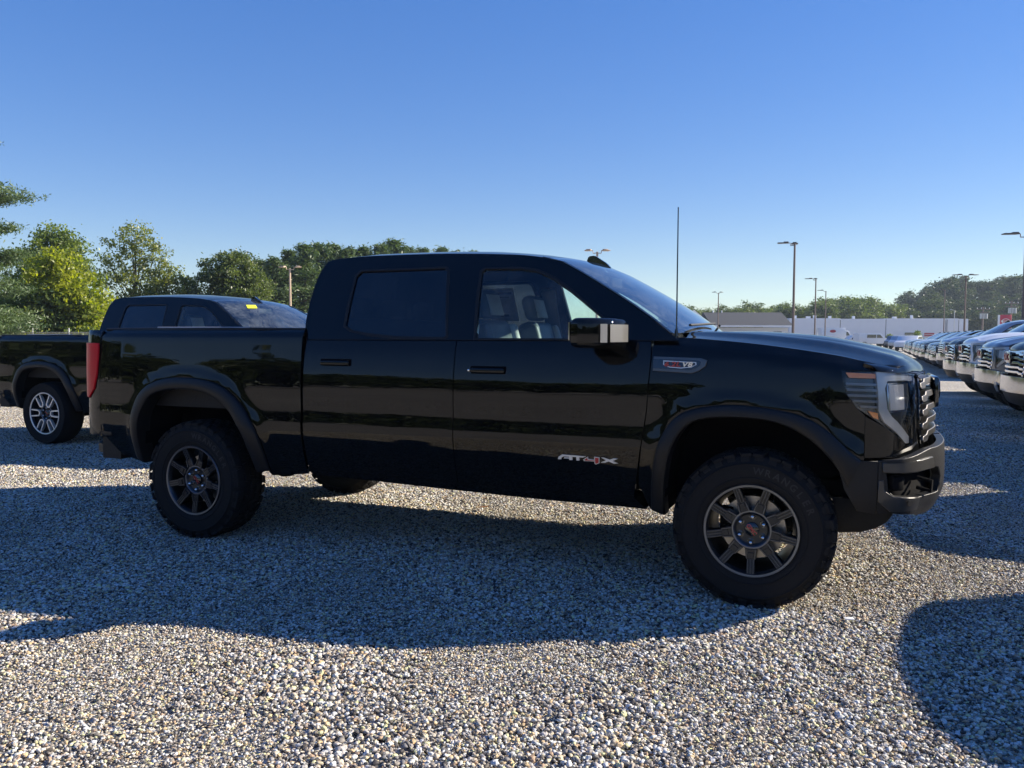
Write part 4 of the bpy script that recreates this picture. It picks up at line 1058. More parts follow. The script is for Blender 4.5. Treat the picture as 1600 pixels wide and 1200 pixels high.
L_YEL = leafmat('leaves_bright', (.15, .20, .02), (.36, .38, .03), .6)
L_DARK = leafmat('leaves_dark', (.045, .075, .022), (.14, .18, .048), .45)
L_AIRY = leafmat('leaves_airy', (.09, .125, .03), (.27, .29, .08), .5)
L_PINE = leafmat('pine_needles', (.040, .078, .034), (.135, .19, .075), .3)
L_HILL = leafmat('leaves_hillside', (.016, .034, .018), (.075, .105, .034), .3)
L_FAR = leafmat('leaves_far', (.046, .076, .028), (.135, .175, .055), .45)
M_BARK = pm('bark', (.10, .08, .06), .9, noise=.4, nscale=9, bump=.5)
def leaf_mesh(name, cen, tone, size, nr, up=.35, aspect=.6):
    n = len(cen); N = nr.normal(size=(n, 3)); N[:, 2] += up; N /= np.linalg.norm(N, axis=1)[:, None]
    A = nr.normal(size=(n, 3)); A -= (A*N).sum(1)[:, None]*N; A /= np.linalg.norm(A, axis=1)[:, None]; B = np.cross(N, A)
    s = (size*nr.uniform(.6, 1.4, n))[:, None]; b = B*s*aspect*.5; a = A*s*.5
    V = np.stack([cen-a, cen+b*.9-a*.1, cen+a, cen-b*.9-a*.1], 1).reshape(-1, 3)
    F = np.arange(n*4).reshape(n, 4); me = mesh_np(name, V, F)
    at = me.attributes.new('tone', 'FLOAT', 'FACE'); at.data.foreach_set('value', np.clip(tone, 0, 1).astype(np.float32)); return me
def broad_crown(seed, lobes, ncl, per, cl_r, size, name='crown'):
    nr = np.random.default_rng(seed); C = []; T = []
    vol = np.array([a*b*c for (_, _, _, a, b, c) in lobes])**.67; vol /= vol.sum()
    for (x, y, z, a, b, c), f in zip(lobes, vol):
        k = max(4, int(ncl*f)); d = nr.normal(size=(k, 3)); d /= np.linalg.norm(d, axis=1)[:, None]
        r = nr.uniform(.35, 1.0, k)**.55
        wob = 1+.16*np.sin(d[:, 0]*5+seed)+.14*np.sin(d[:, 2]*7+d[:, 1]*4+seed*2)
        cc = np.array([x, y, z])+d*(r*wob)[:, None]*np.array([a, b, c])
        ct_ = nr.normal(.5, .22, k); rad = cl_r*nr.uniform(.6, 1.4, k)
        m_ = (per*nr.uniform(.5, 1.4, k)).astype(int)
        for i in range(k):
            q = nr.normal(size=(m_[i], 3))*rad[i]*np.array([.6, .6, .42]); C.append(cc[i]+q); T.append(np.clip(ct_[i]+nr.normal(0, .18, m_[i]), 0, 1))
    C = np.concatenate(C); T = np.concatenate(T); k = C[:, 2] > .05
    return leaf_mesh(name, C[k], T[k], size, nr)
def limbs(seed, H, r, lobes, lean=0):
    rr = random.Random(seed); bm = bmesh.new()
    base = [(0, 0, -.1), (lean*.2+rr.uniform(-.1, .1), 0, H*.25), (lean*.6, rr.uniform(-.2, .2), H*.55), (lean, 0, H*.88)]
    P = [tuple(p) for p in catmull(base, 4)]; add_tube(bm, P, [r*(1-.8*i/(len(P)-1)) for i in range(len(P))], 8)
    for (x, y, z, a, b, c) in lobes:
        for q in range(3):
            zz = min(z*.8, H*.75)*rr.uniform(.55, .95); i = min(len(P)-2, int(zz/(H*.88)*(len(P)-1))); p0 = Vector(P[i])
            p2 = Vector((x+rr.uniform(-a, a)*.6, y+rr.uniform(-b, b)*.6, z+rr.uniform(-.2, .5)*c)); p1 = (p0+p2)/2+Vector((0, 0, -.15))
            PP = [tuple(v) for v in catmull([p0, p1, p2], 4)]; add_tube(bm, PP, [r*.42*(1-.85*j/(len(PP)-1)) for j in range(len(PP))], 5)
    return bm
def tree(name, label, cat, x, y, crown_me, mat, trunk_bm, group=None, rz=0, sc_=1):
    e = empty(name, (x, y, 0), rz); tag(e, label, cat, group)
    c = link('crown', crown_me, mat if not crown_me.materials else None, e)
    tr = bm_obj('trunk', trunk_bm, M_BARK, e, True); e.scale = (sc_,)*3; return e
def T_(name, label, cat, px, d, lobes, seed, ncl, per, clr, size, mat, H, r=.18, lean=0):
    x, y = spot(px, d)
    return tree(name, label, cat, x, y, broad_crown(seed, lobes, ncl, per, clr, size), mat, limbs(seed, H, r, lobes, lean), rz=yaw)
T_('tree', 'mid green leafy tree rising behind the bright yellow-green one at left', 'tree', 88, 54,
   [(0, 0, 6.3, 2.3, 2.0, 2.1), (-1.8, .5, 5.0, 2.0, 2, 2.2), (1.3, -.3, 5.3, 1.6, 1.6, 1.9), (.2, 0, 7.6, 1.2, 1.2, 1.0), (0, 0, 3.0, 2.5, 2.2, 2)], 3, 420, 60, .42, .20, L_MID, 7.4)
T_('tree', 'bright yellow-green leafy tree above the fence at left', 'tree', 92, 46,
   [(0, 0, 4.3, 1.5, 1.5, 1.6), (1.3, 0, 3.0, 1.5, 1.4, 1.5), (.1, 0, 5.4, .9, .9, .9), (2.0, -.2, 2.6, .9, 1, 1.2)], 11, 210, 48, .40, .24, L_YEL, 5, .14)
T_('tree', 'dark green bushy tree under the bright yellow-green leaves at left', 'tree', 70, 45.4,
   [(0, .2, 2.2, 2.6, 1.2, 1.7), (-1.9, .2, 2.0, 1.8, 1.2, 1.8), (.2, .3, 3.2, 1.7, 1.1, 1.1)], 12, 330, 50, .40, .22, L_MID, 3, .12)
T_('tree', 'tall airy tree with see-through crown, right of the bright tree', 'tree', 212, 58,
   [(.1, 0, 8.4, 1.3, 1.2, 1.2), (-1.5, 0, 7.0, 1.2, 1.0, 1.1), (1.1, 0, 7.3, 1.2, 1.1, 1.2), (-1.9, .2, 5.4, 1.1, 1, .7), (.4, 0, 5.3, 1.9, 1.6, 1.6), (2.2, 0, 5.6, 1.2, 1.0, 1.1), (.8, 0, 3.2, 2.8, 1.6, 1.6)], 21, 250, 42, .42, .19, L_AIRY, 8.6, .15, .2)
T_('tree', 'rounded green tree between the airy tree and the dark round one', 'tree', 272, 57,
   [(0, 0, 4.6, 1.7, 1.5, 1.5), (-1.2, 0, 3.6, 1.5, 1.4, 1.6), (1.0, 0, 3.6, 1.2, 1.2, 1.4), (0, 0, 2.2, 2.3, 1.5, 1.5)], 22, 260, 50, .38, .19, L_AIRY, 5, .14)
T_('tree', 'dense dark round oak-like tree above the second black pickup', 'tree', 366, 57,
   [(0, 0, 5.6, 1.9, 1.7, 1.5), (-1.5, 0, 4.5, 1.5, 1.5, 1.7), (1.5, 0, 4.4, 1.3, 1.5, 1.6), (0, -.2, 3.0, 2.8, 2, 2.0), (.1, 0, 6.5, 1.1, 1.1, .8)], 31, 520, 58, .36, .19, L_MID if False else L_DARK, 6, .2)
# shrubs along the fence
for i, (px, d, h, w_, mt) in enumerate([(-10, 44, 3.0, 1.6, L_MID), (30, 44, 2.6, 1.4, L_AIRY), (128, 45, 2.0, 1.3, L_MID), (165, 50, 3.6, 1.3, L_MID), (182, 48, 2.6, 1.1, L_AIRY), (240, 50, 2.4, 1.6, L_MID), (300, 50, 2.6, 1.3, L_AIRY), (325, 51, 3.0, 1.2, L_MID), (410, 52, 3.0, 1.3, L_DARK)]):
    lab = ['leafy shrub at the left photo edge under the pine', 'pale green shrub beside the left photo edge under the pine', 'low green shrub behind the two fence posts', 'green shrub left of the second truck roof', 'pale shrub touching the rear of the second truck cab', 'green shrub just above the second truck roof, below the airy tree', 'pale shrub at the left foot of the dark round tree', 'mid green shrub in front of the dark round tree', 'dark shrub at the right foot of the dark round tree'][i]
    T_('shrub', lab, 'shrub', px, d, [(0, 0, h*.55, w_, w_*.8, h*.5), (w_*.5, 0, h*.4, w_*.7, w_*.6, h*.4)], 50+i, 90, 42, .32, .17, mt, h*.7, .06)
# pines
def pine_parts(seed, H, rmax, z0=.8, tip=.18, flat=1.0, whorl=.55, nd=26, nsz=.22, top_r=.25):
    nr = np.random.default_rng(seed); bm = bmesh.new()
    add_tube(bm, [(0, 0, -.1), (0, 0, H*.5), (0, 0, H)], [.016*H, .010*H, .02], 8)
    C = []; T = []; z = z0
    while z < H-.15:
        f = (z-z0)/(H-z0); rad = rmax*(1-f)**.75*(.75+.5*nr.random())+top_r*(1-f*.8)
        for b in range(int(nr.integers(5, 9))):
            a = nr.uniform(0, 2*math.pi); L = rad*nr.uniform(.65, 1.1); k = max(3, int(L/.32))
            pts = []
            for i in range(k+1):
                u = i/k; zz = z-.10*L*math.sin(u*2.4)*.6+.22*L*u*u*.6
                pts.append((L*u*math.cos(a), L*u*math.sin(a), zz))
            add_tube(bm, pts, [.03*(1-.8*i/k)*max(.6, L/2) for i in range(k+1)], 4, False)
            ct_ = nr.normal(.5, .2)
            for i in range(max(1, int(k*.3)), k+1):
                p = np.array(pts[i]); wd_ = .16+.30*(i/k)*(1-.35*i/k)*L*.45
                m_ = int(nd*(.6+.8*nr.random()))
                q = nr.normal(size=(m_, 3))*np.array([wd_, wd_, .075*flat]); C.append(p+q+np.array([0, 0, .05])); T.append(ct_+nr.normal(0, .15, m_))
        z += whorl*nr.uniform(.7, 1.3)
    C = np.concatenate(C); T = np.concatenate(T)
    return leaf_mesh('crown', C, T, nsz, nr, up=.7, aspect=.28), bm
x, y = spot(-86, 38)
cm, tb = pine_parts(5, 16.4, 3.9, 1.0, whorl=.50, nd=170, nsz=.19, flat=1.1)
tree('pine_tree', 'tall dark pine at the left photo edge with long layered branches', 'pine tree', x, y, cm, L_PINE, tb)
# stand of pines behind the cab
pv = [pine_parts(60+i, 9.6, 2.0, .6, whorl=.5, nd=34, nsz=.30, flat=2.6) for i in range(3)]
pvm = []
for i, (cmx, tbx) in enumerate(pv):
    tm = bpy.data.meshes.new('trunk'); tbx.to_mesh(tm); tbx.free(); tm.materials.append(M_BARK); cmx.materials.append(L_PINE); pvm.append((cmx, tm))
pl = [(432, 74, 405), (455, 78, 395), (478, 76, 386), (500, 80, 383), (522, 84, 386), (545, 80, 391), (570, 86, 388), (596, 84, 386), (617, 88, 379), (640, 90, 389), (662, 92, 392), (690, 96, 391), (712, 98, 395), (410, 82, 410), (736, 104, 397)]
plab = ['leftmost of the pines behind the dark round tree', 'pine right behind the tan lamp post', 'pine just right of the tan lamp post', 'broad pine left of the main truck roof corner', 'pine over the rear corner of the main truck roof', 'pine over the rear part of the main truck roof', 'small pine tip over the rear window of the main truck', 'pine tip left of the tallest one over the roof', 'tallest pine tip over the middle of the rear window', 'pine tip just right of the tallest one over the roof', 'low pine tip over the rear door pillar', 'small separate pine tip over the roof centre', 'last pine tip to the right over the main truck roof', 'pine half hidden by the dark round tree', 'pine hidden low behind the main truck roof']
for i, ((px, d, py), lb) in enumerate(zip(pl, plab)):
    x, y = spot(px, d); e = empty('pine_tree', (x, y, 0), rng.uniform(0, 6)); s_ = hgt(py, d)/9.6; e.scale = (s_*1.6, s_*1.6, s_)
    tag(e, lb, 'pine tree', 'pines behind the trucks'); link('crown', pvm[i % 3][0], None, e); link('trunk', pvm[i % 3][1], None, e)
# far broadleaf trees: four shapes shared by copies
fv = []
for i in range(5):
    rr = random.Random(80+i); lob = [(rr.uniform(-1.6, 1.6), rr.uniform(-1.6, 1.6), rr.uniform(4, 7.6), rr.uniform(1.6, 2.6), rr.uniform(1.6, 2.6), rr.uniform(1.4, 2.1)) for _ in range(6)]+[(0, 0, 3.2, 3.0, 3.0, 2.4)]
    me = broad_crown(80+i, lob, 260, 44, .60, .30); me.materials.append(L_FAR)
    b_ = limbs(80+i, 8, .22, lob[:4]); tm = bpy.data.meshes.new('trunk'); b_.to_mesh(tm); b_.free(); tm.materials.append(M_BARK); fv.append((me, tm))
def fartree(px, d, py, i, label, group, z=0, wide=1.0):
    x, y = spot(px, d); e = empty('tree', (x, y, z), rng.uniform(0, 6)); s_ = (hgt(py, d)-z)/9.2; e.scale = (s_*wide, s_*wide, s_)
    tag(e, label, 'tree', group); link('crown', fv[i % 5][0], None, e); link('trunk', fv[i % 5][1], None, e)
ORD = 'first second third fourth fifth sixth seventh eighth ninth tenth eleventh twelfth thirteenth fourteenth fifteenth sixteenth seventeenth eighteenth nineteenth twentieth twenty-first'.split()
fl = [(1068, 165, 477, 1.1), (1086, 160, 473, 1.2), (1104, 170, 478, 1.1), (1124, 172, 476, 1.1), (1146, 165, 472, 1.3), (1166, 175, 479, 1.1), (1190, 168, 468, 1.3), (1212, 175, 473, 1.2), (1236, 172, 472, 1.3), (1258, 178, 471, 1.3), (1280, 175, 468, 1.3), (1302, 180, 461, 1.4), (1325, 182, 458, 1.4), (1346, 184, 463, 1.4), (1366, 188, 470, 1.3), (1386, 190, 472, 1.3), (1045, 175, 480, 1.2), (1150, 182, 476, 1.4), (1225, 186, 475, 1.4), (1275, 190, 470, 1.5), (1330, 195, 462, 1.5)]
for j, (px, d, py, wd) in enumerate(fl):
    fartree(px, d, py, j, 'distant green tree, %s from the left in the line behind the buildings' % ORD[sorted(q[0]+q[1]*1e-3 for q in fl).index(px+d*1e-3)], 'distant trees behind the buildings', wide=wd)
# wooded hill at the right
HB = []
def hillz(px, d):
    a = max(0, min(1, (px-1330)/170)); bq = max(0, min(1, (d-188)/70)); a = a*a*(3-2*a); bq = bq*bq*(3-2*bq); return 12*a*bq
V = []; F = []; n1, n2 = 24, 10
for i in range(n1+1):
    for j in range(n2+1):
        px = 1250+i*45; d = 186+j*14; x, y = spot(px, d); V.append((x, y, hillz(px, d)-.02))
for i in range(n1):
    for j in range(n2): a = i*(n2+1)+j; F.append((a, a+n2+1, a+n2+2, a+1))
hm = pm('hill_soil', (.05, .06, .03), .9, noise=.3, nscale=.5)
hl_ = link('hill', mesh_np('hill', V, F, True), hm); hl_['kind'] = 'structure'
Vs = []; Fs = []; Ts = []; off = 0
src = []
for me, _ in fv:
    co = np.empty(len(me.vertices)*3, np.float32); me.vertices.foreach_get('co', co); tn = np.empty(len(me.polygons), np.float32); me.attributes['tone'].data.foreach_get('value', tn)
    src.append((co.reshape(-1, 3)[:], tn))
nr = np.random.default_rng(4)
def add_far(px, d, h, dark=0):
    global off
    x, y = spot(px, d); co, tn = src[int(nr.integers(5))]; q = co.reshape(-1, 4, 3); k = nr.random(len(q)) < .42; q = q[k]
    c = q.mean(1, keepdims=True); q = (q-c)*1.5+c
    a = nr.uniform(0, 6.28); s_ = h/9.2; Rz = np.array([[math.cos(a), -math.sin(a), 0], [math.sin(a), math.cos(a), 0], [0, 0, 1]])
    q = q.reshape(-1, 3)@Rz.T*np.array([s_*1.25, s_*1.25, s_])+np.array([x, y, hillz(px, d)]); Vs.append(q); Ts.append(np.clip(tn[k]+nr.normal(0, .12)-dark, 0, 1))
for d in (192, 203, 215, 228, 242, 256):
    for px in np.arange(1395 if d < 200 else 1340, 1900, 24):
        add_far(px+nr.uniform(-9, 9), d+nr.uniform(-4, 4), nr.uniform(7.0, 9.6))
Vs_ = np.concatenate(Vs); me = mesh_np('wooded_hillside', Vs_, np.arange(len(Vs_)).reshape(-1, 4)); at = me.attributes.new('tone', 'FLOAT', 'FACE'); at.data.foreach_set('value', np.concatenate(Ts).astype(np.float32))
o = link('wooded_hillside', me, L_HILL); o['kind'] = 'stuff'
# wood behind the photographer and to the far left (seen only mirrored in the paint)
Vs = []; Ts = []
for k in range(110):
    a = math.pi+(k/109-.5)*3.7; r = nr.uniform(48, 70); q = src[int(nr.integers(5))]; co = q[0].reshape(-1, 4, 3); kk = nr.random(len(co)) < .2; c0 = co[kk]; c = c0.mean(1, keepdims=True); c0 = (c0-c)*2.2+c
    X0 = cx-math.sin(yaw+a)*r; Y0 = cy+math.cos(yaw+a)*r; s_ = nr.uniform(.8, 1.15)
    Vs.append(c0.reshape(-1, 3)*np.array([s_*1.3, s_*1.3, s_])+np.array([X0, Y0, 0])); Ts.append(q[1][kk])
Vs_ = np.concatenate(Vs); me = mesh_np('wood', Vs_, np.arange(len(Vs_)).reshape(-1, 4)); at = me.attributes.new('tone', 'FLOAT', 'FACE'); at.data.foreach_set('value', np.concatenate(Ts).astype(np.float32))
o = link('wood', me, L_FAR); o['kind'] = 'stuff'

# ------------------------------------------------------------------ chain-link fence at left
x, y = spot(60, 42); fe = empty('chain_link_fence', (x, y, 0), yaw); tag(fe, 'chain-link fence with pale posts between the bed rails and the trees', 'fence')
M_GALV = pm('galvanised_steel', (.45, .46, .46), .45, metal=.6)
for k in range(-3, 5):
    xx = -.25+k*1.87
    tube('fence_post', [(xx, 0, 0), (xx, 0, 1.80 if k % 2 else 1.95)], .035, M_GALV, fe, 8)
tube('fence_rail', [(-7, 0, 1.58), (8.5, 0, 1.58)], .018, M_GALV, fe, 6)
V = []; F = []
for k in range(-120, 300):
    for sg in (-1, 1):
        x0 = -7+k*.075; pts = [(x0, 0.03, 1.56 if sg > 0 else .02), (x0+1.55, .03, .02 if sg > 0 else 1.56)]
        a, b_ = pts
        if b_[0] < -7 or a[0] > 8: continue
        i0 = len(V); V += [(a[0]-.003, a[1], a[2]), (a[0]+.003, a[1]+.004, a[2]), (b_[0]+.003, b_[1]+.004, b_[2]), (b_[0]-.003, b_[1], b_[2])]; F.append((i0, i0+1, i0+2, i0+3))
o = link('wire_mesh', mesh_np('wire_mesh', V, F), M_GALV, fe); o['kind'] = 'stuff'

# ------------------------------------------------------------------ lamp posts
def lamp_post(px, py, d, heads, label, mat=None, r=.065):
    mat = mat or M_POLE; x, y = spot(px, d); H = hgt(py, d); e = empty('lamp_post', (x, y, 0), yaw); tag(e, label, 'lamp post', 'car park lamp posts')
    tube('base', [(0, 0, 0), (0, 0, .7)], .22, M_TRIM, e, 16)
    tube('pole', [(0, 0, .6), (0, 0, H-.05)], [r*1.25, r*.85], mat, e, 8)
    for (dx, dy) in heads:
        L = math.hypot(dx, dy); ux, uy = dx/L, dy/L; a = math.atan2(uy, ux); rm = Matrix.Rotation(a, 3, 'Z')
        hb = bmesh.new(); add_tube(hb, [(0, 0, H-.12), (ux*.22, uy*.22, H-.12), (ux*.24, uy*.24, H+.02), (ux*.34, uy*.34, H+.02)], .025, 6)
        arm = bm_obj('arm', hb, mat, e, True)
        hb = bmesh.new(); add_box(hb, (ux*(.32+L*.5), uy*(.32+L*.5), H+.03), (L, .36, .05), .015, rm); add_box(hb, (ux*(.45), uy*.45, H+.07), (.25, .2, .06), .01, rm)
        bm_obj('lamp_head', hb, M_HEADM if mat is M_POLE else mat, e, True)
lamp_post(1238, 381, 45, [(-.55, .2), (.16, .5)], 'tallest brown lamp post rising over the hood, left of the warehouse')
lamp_post(1272, 436, 75, [(-.6, .2), (.1, .4)], 'middle-distance lamp post just right of the tallest one')
lamp_post(1288, 454, 95, [(-.6, .15)], 'small distant lamp post, third to the right of the tallest one')
lamp_post(1121, 457, 100, [(-.45, .1), (.3, .2)], 'small lamp post in front of the grey roof')
lamp_post(455, 419, 48, [(-.32, .1), (.32, .1)], 'tan lamp post between the dark round tree and the main truck', M_POLET)
lamp_post(932, 393, 43, [(-.32, .1), (.35, .1)], 'lamp post whose head shows over the main truck roof beside the antenna fin', M_POLET)
lamp_post(1505, 430, 62, [(-.62, .1), (.62, .1)], 'two-headed lamp post before the wooded hill')
lamp_post(1596, 367, 36, [(-.62, .1), (.62, .1)], 'big lamp post at the right edge of the photo')
lamp_post(1473, 452, 105, [(-.4, .1)], 'thin pale lamp post in front of the right end of the warehouse')
lamp_post(1489, 484, 118, [(-.25, .1)], 'shortest pale lamp post standing behind the warehouse roof end', M_GALV, .05)

# ------------------------------------------------------------------ buildings
M_WALL = pm('painted_block_wall', (.62, .64, .68), .8, noise=.06, nscale=1.2)
M_ROOF = pm('grey_shingle_roof', (.045, .048, .056), .85, noise=.2, nscale=3, bump=.4)
M_WIN = pm('dark_window_glass', (.02, .025, .03), .1, coat=1)
M_REDP = pm('red_panel', (.35, .03, .04), .5)
M_WPAINT = pm('white_paint_trim', (.78, .78, .78), .5)
# white warehouse
x, y = spot(1232, 150); wb = empty('warehouse', (x, y, 0), yaw); tag(wb, 'long low white warehouse with flat roof behind the row of pickups', 'warehouse')
segs = [(0, 9.4, 4.72), (9.4, 17.8, 4.62), (17.8, 28.8, 4.70), (28.8, 31.2, 4.70), (31.2, 33.0, 4.64)]
for a, b_, h in segs:
    box('wall_panel', ((a+b_)/2, 8, h/2), (b_-a-.12, 16, h), M_WALL, wb, .02, smooth=False)
box('recessed_joint', (16.5, 8.06, 2.2), (32.8, 15.9, 4.4), M_HEADM, wb)
for a, w_, hh in ((1.5, .5, .5), (4.0, .7, .35), (5.2, .4, .55), (12.4, .35, .4), (20.0, .6, .3), (23.2, .25, .6), (8.0, .4, .4)):
    box('roof_vent', (a, 1.5, 4.6+hh/2), (w_, .6, hh+.3), M_WPAINT, wb)
for (xa, xb, za, zb_, mt) in ((21.3, 24.0, 1.2, 2.1, M_WIN), (24.9, 26.7, 1.4, 2.05, M_REDP), (27.6, 29.4, 1.2, 2.05, M_WIN), (29.7, 31.0, 1.2, 2.05, M_WIN)):
    wn = box('window', ((xa+xb)/2, -.03, (za+zb_)/2), (xb-xa, .08, zb_-za), mt, wb); box('window_sill', ((xa+xb)/2, -.08, za-.06), (xb-xa+.2, .12, .1), M_WPAINT, wn); box('window_bar', ((xa+xb)/2, -.09, (za+zb_)/2), (xb-xa, .04, .06), M_WPAINT, wn)
tube('downpipe', [(29.0, -.08, 0), (29.0, -.08, 4.5)], .05, M_HEADM, wb, 6)
# grey-roofed building
x, y = spot(1078, 120); gb = empty('building', (x, y, 0), yaw); tag(gb, 'low building with wide dark grey roof and white eaves beyond the hood', 'building')
W0 = 15.0
box('wall', (W0/2-.2, 5, 1.35), (W0-.4, 9, 2.7), M_WALL, gb)
bm = bmesh.new()
add_prism(bm, [(-.6, 2.95), (5, 5.05), (10.6, 2.95)], 3.0, W0, 'x'); bm_obj('roof', bm, M_ROOF, gb)
bm = bmesh.new(); add_prism(bm, [(-2.5, 2.95), (0.2, 5.15), (2.9, 2.95)], -1.2, 6, 'y'); bm_obj('gable_roof', bm, M_ROOF, gb)
bm = bmesh.new(); add_prism(bm, [(.25, 5.22), (.0, 5.10), (2.7, 2.9), (3.05, 2.9)][::-1], -1.28, -1.18, 'y'); add_prism(bm, [(.15, 5.22), (.3, 5.10), (-2.3, 2.9), (-2.65, 2.9)], -1.30, -1.21, 'y'); ob = bm_obj('rake_board', bm, M_WPAINT, gb)
box('eaves', (9.1, -.66, 2.88), (12, .12, .22), M_WPAINT, gb)
for k in range(4): box('window', (4.6+k*2.8, .47, 1.6), (1.2, .08, 1.0), M_WIN, gb)
for px_, py_ in ((1126, 490), (1140, 490)): 
    xx = (px_-1078)/fpx*120; tube('roof_pipe', [(xx, 5, 4.9), (xx, 5, 5.35)], .10, M_WPAINT, gb, 8)

# ------------------------------------------------------------------ road sign, utility poles, conical shrubs
x, y = spot(1568, 99); sg = empty('dealer_sign', (x, y, 0), yaw); tag(sg, 'red square sign with pale ring emblem above the right row windscreens', 'sign')
zt_, zb_ = hgt(491.5, 99), hgt(514, 99); cz_ = (zt_+zb_)/2; M_SIGN = pm('red_sign_face', (.50, .025, .05), .4)
box('sign_box', (0, 0, cz_), (1.42, .30, zt_-zb_), M_SIGN, sg, .02)
box('sign_edge', (-.75, 0, cz_-.3), (.08, .32, zt_-zb_+.6), M_WPAINT, sg)
box('sign_post', (0, 0, zb_/2), (.35, .2, zb_), M_WPAINT, sg)
bm = bmesh.new(); C = [(.46*math.cos(a), -.165, cz_+.10+.30*math.sin(a)) for a in np.linspace(0, 2*math.pi, 33)]; add_tube(bm, C, .035, 6, False); bm_obj('ring_emblem', bm, M_WHITEL, sg, True)
box('emblem_band', (0, -.175, cz_+.10), (1.12, .02, .20), M_WHITEL, sg)
me = txt_mesh('NISSAN', .20, .004, bold=.006); me.transform(Matrix.Translation((0, -.19, cz_+.10)) @ Matrix.Rotation(math.pi/2, 4, 'X')); link('sign_lettering', me, M_SIGN, sg)
for (px, py, d, lab) in ((1533, 479, 121, 'utility pole with three grey transformer cans, left of the red sign'), (1577, 470, 117, 'utility pole with grey transformer cans, directly above the red sign')):
    x, y = spot(px, d); H = hgt(py, d); u = empty('utility_pole', (x, y, 0), yaw); tag(u, lab, 'utility pole', 'utility poles with transformers')
    tube('pole', [(0, 0, 0), (0, 0, H)], [.16, .11], M_POLE, u, 10); box('crossarm', (0, -.1, H-.35), (2.0, .1, .12), M_POLE, u); box('crossarm', (0, -.1, H-.8), (1.6, .1, .10), M_POLE, u)
    for q in (-.42, -.05, .36): tube('transformer', [(q, -.32, H-1.75), (q, -.32, H-1.0)], .19, M_GALV, u, 12)
    for q in (-.9, -.3, .3, .9): tube('insulator', [(q, -.1, H-.3), (q, -.1, H-.12)], .04, M_WPAINT, u, 6)
for (px, d, py, w_, lab) in ((1388, 128, 521, .75, 'small round shrub against the white warehouse wall'), (1433, 132, 514, .8, 'pointed green shrub beside the dark warehouse window')):
    h = hgt(py, d); T_('shrub', lab, 'shrub', px, d, [(0, 0, h*.35, w_, w_, h*.4), (0, 0, h*.7, w_*.55, w_*.55, h*.28)], 90+px, 60, 30, .22, .24, L_MID, h*.7, .06)

# ------------------------------------------------------------------ far white vehicles beyond the hood
def side_vehicle(name, label, cat, px, d, prof, wid, winds, wheels, extra=None, mat=None, rz=0):
    x, y = spot(px, d); e = empty(name, (x, y, 0), yaw+rz); tag(e, label, cat)
    b_ = prism('body', prof, -wid/2, wid/2, mat or M_WHITE, e, 'y', .04)
    for wv in winds: prism('window', wv, -wid/2-.02, -wid/2+.02, M_WIN, e, 'y')
    for wx in wheels:
        for s in (-1, 1):
            bm = bmesh.new(); add_lathe(bm, [(.02, -.1), (.2, -.1), (.24, -.12), (.36, -.12), (.38, -.06), (.38, .06), (.36, .12), (.02, .12)], 20)
            bmesh.ops.recalc_face_normals(bm, faces=bm.faces[:])
            for v in bm.verts: v.co += Vector((wx, s*(wid/2-.12), .38))
            bm_obj('wheel', bm, M_RUBBER, e, True)
    return e
bx_ = side_vehicle('box_truck', 'white box truck with dark red oval emblem, far beyond the hood', 'truck', 1304, 112,
    [(-2.2, .7), (-2.2, 2.55), (1.0, 2.55), (1.0, 2.2), (1.35, 2.15), (1.8, 1.5), (2.4, 1.35), (2.4, .5), (-2.2, .5)], 2.1, [[(1.1, 1.5), (1.1, 2.0), (1.3, 2.0), (1.6, 1.5)]], [-1.4, 1.7])
bm = bmesh.new(); add_prism(bm, [(-.75+.42*math.cos(a), 2.1+.20*math.sin(a)) for a in np.linspace(0, 2*math.pi, 21)[:-1]], -1.09, -1.06, 'y'); bm_obj('oval_emblem', bm, M_REDP, bx_)
side_vehicle('van', 'white panel van with sloping windscreen and dark side window, beyond the hood', 'van', 1361, 105,
    [(-2.0, .45), (-2.05, 1.75), (.55, 1.78), (.8, 1.72), (1.35, 1.22), (2.1, 1.02), (2.2, .45)], 1.9, [[(-1.0, 1.2), (-1.0, 1.62), (.15, 1.62), (.15, 1.2)], [(.25, 1.2), (.25, 1.62), (.65, 1.62), (1.05, 1.2)]], [-1.3, 1.4])
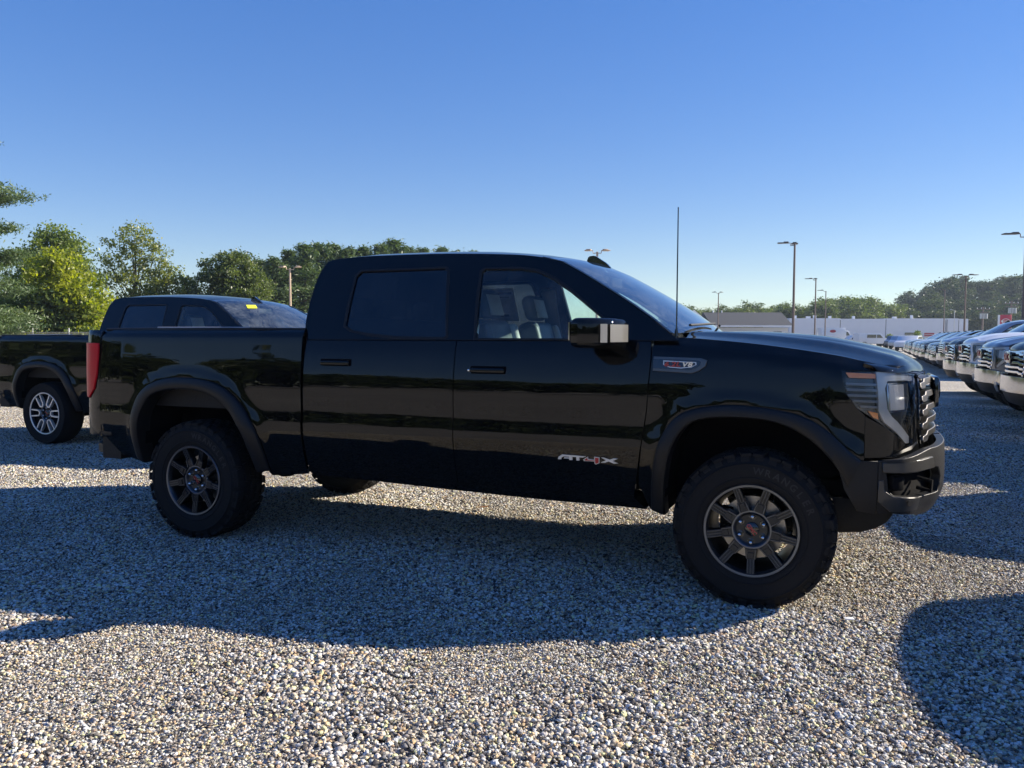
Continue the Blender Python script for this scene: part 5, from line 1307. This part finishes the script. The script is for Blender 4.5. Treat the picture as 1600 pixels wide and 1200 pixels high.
side_vehicle('car', 'white car roof between the box truck and the panel van', 'car', 1338, 108,
    [(-1.9, .4), (-1.9, .9), (-1.4, 1.0), (-.9, 1.52), (.3, 1.55), (.9, 1.05), (1.9, .9), (1.9, .4)], 1.7, [[(-1.1, 1.0), (-.8, 1.42), (-.35, 1.44), (-.35, 1.0)], [(-.28, 1.0), (-.28, 1.44), (.25, 1.44), (.7, 1.02)]], [-1.2, 1.2])
carn = ['pale car at the far end of the right row, beside the warehouse', 'silver car just beyond the pickups near the warehouse', 'white car farthest along the aisle near the warehouse']
for i, (px, d, mt) in enumerate([(1408, 88, M_SILVER), (1420, 78, M_WHITE), (1400, 98, M_GREY)]):
    side_vehicle('car', carn[i], 'car', px, d, [(-2.1, .4), (-2.1, .85), (-1.2, 1.0), (-.5, 1.45), (.9, 1.48), (1.6, 1.05), (2.0, .95), (2.0, .4)], 1.8,
        [[(-.9, 1.02), (-.45, 1.38), (.1, 1.4), (.1, 1.02)], [(.18, 1.02), (.18, 1.4), (.8, 1.4), (1.3, 1.05)]], [-1.3, 1.3], mat=mt, rz=.9)

# ------------------------------------------------------------------ litter
x, y = 2.40, -1.42
o = box('paper_scrap', (2.35, -1.05, .022), (.045, .03, .006), M_WPAINT, None, .001, Matrix.Rotation(.3, 3, 'Z')); tag(o, 'small white paper scrap on the sunlit gravel in front of the front wheel', 'litter')
bm = bmesh.new(); vs, fs = add_prism(bm, [(-.05, 0), (-.02, .022), (.02, .02), (.055, .004), (.02, -.02), (-.02, -.018)], .018, .022, 'z')
for v in vs: v.co += Vector((-.37, .55, .02+v.co.x*.2))
bm_obj('fallen_leaf', bm, M_AMBER, None); tag(bpy.data.objects['fallen_leaf'], 'single orange dry leaf on the sunlit gravel strip under the main truck', 'leaf')

# ------------------------------------------------------------------ air
hz = bpy.data.materials.new('haze_air'); hz.use_nodes = True; t = hz.node_tree; t.nodes.clear()
o_ = t.nodes.new('ShaderNodeOutputMaterial'); pv_ = t.nodes.new('ShaderNodeVolumePrincipled'); pv_.inputs['Density'].default_value = .00032
pv_.inputs['Color'].default_value = (.70, .84, 1, 1); pv_.inputs['Anisotropy'].default_value = .3; t.links.new(pv_.outputs[0], o_.inputs['Volume'])
hzo = box('haze', (0, 120, 14), (1000, 900, 30.2), hz); hzo['kind'] = 'stuff'
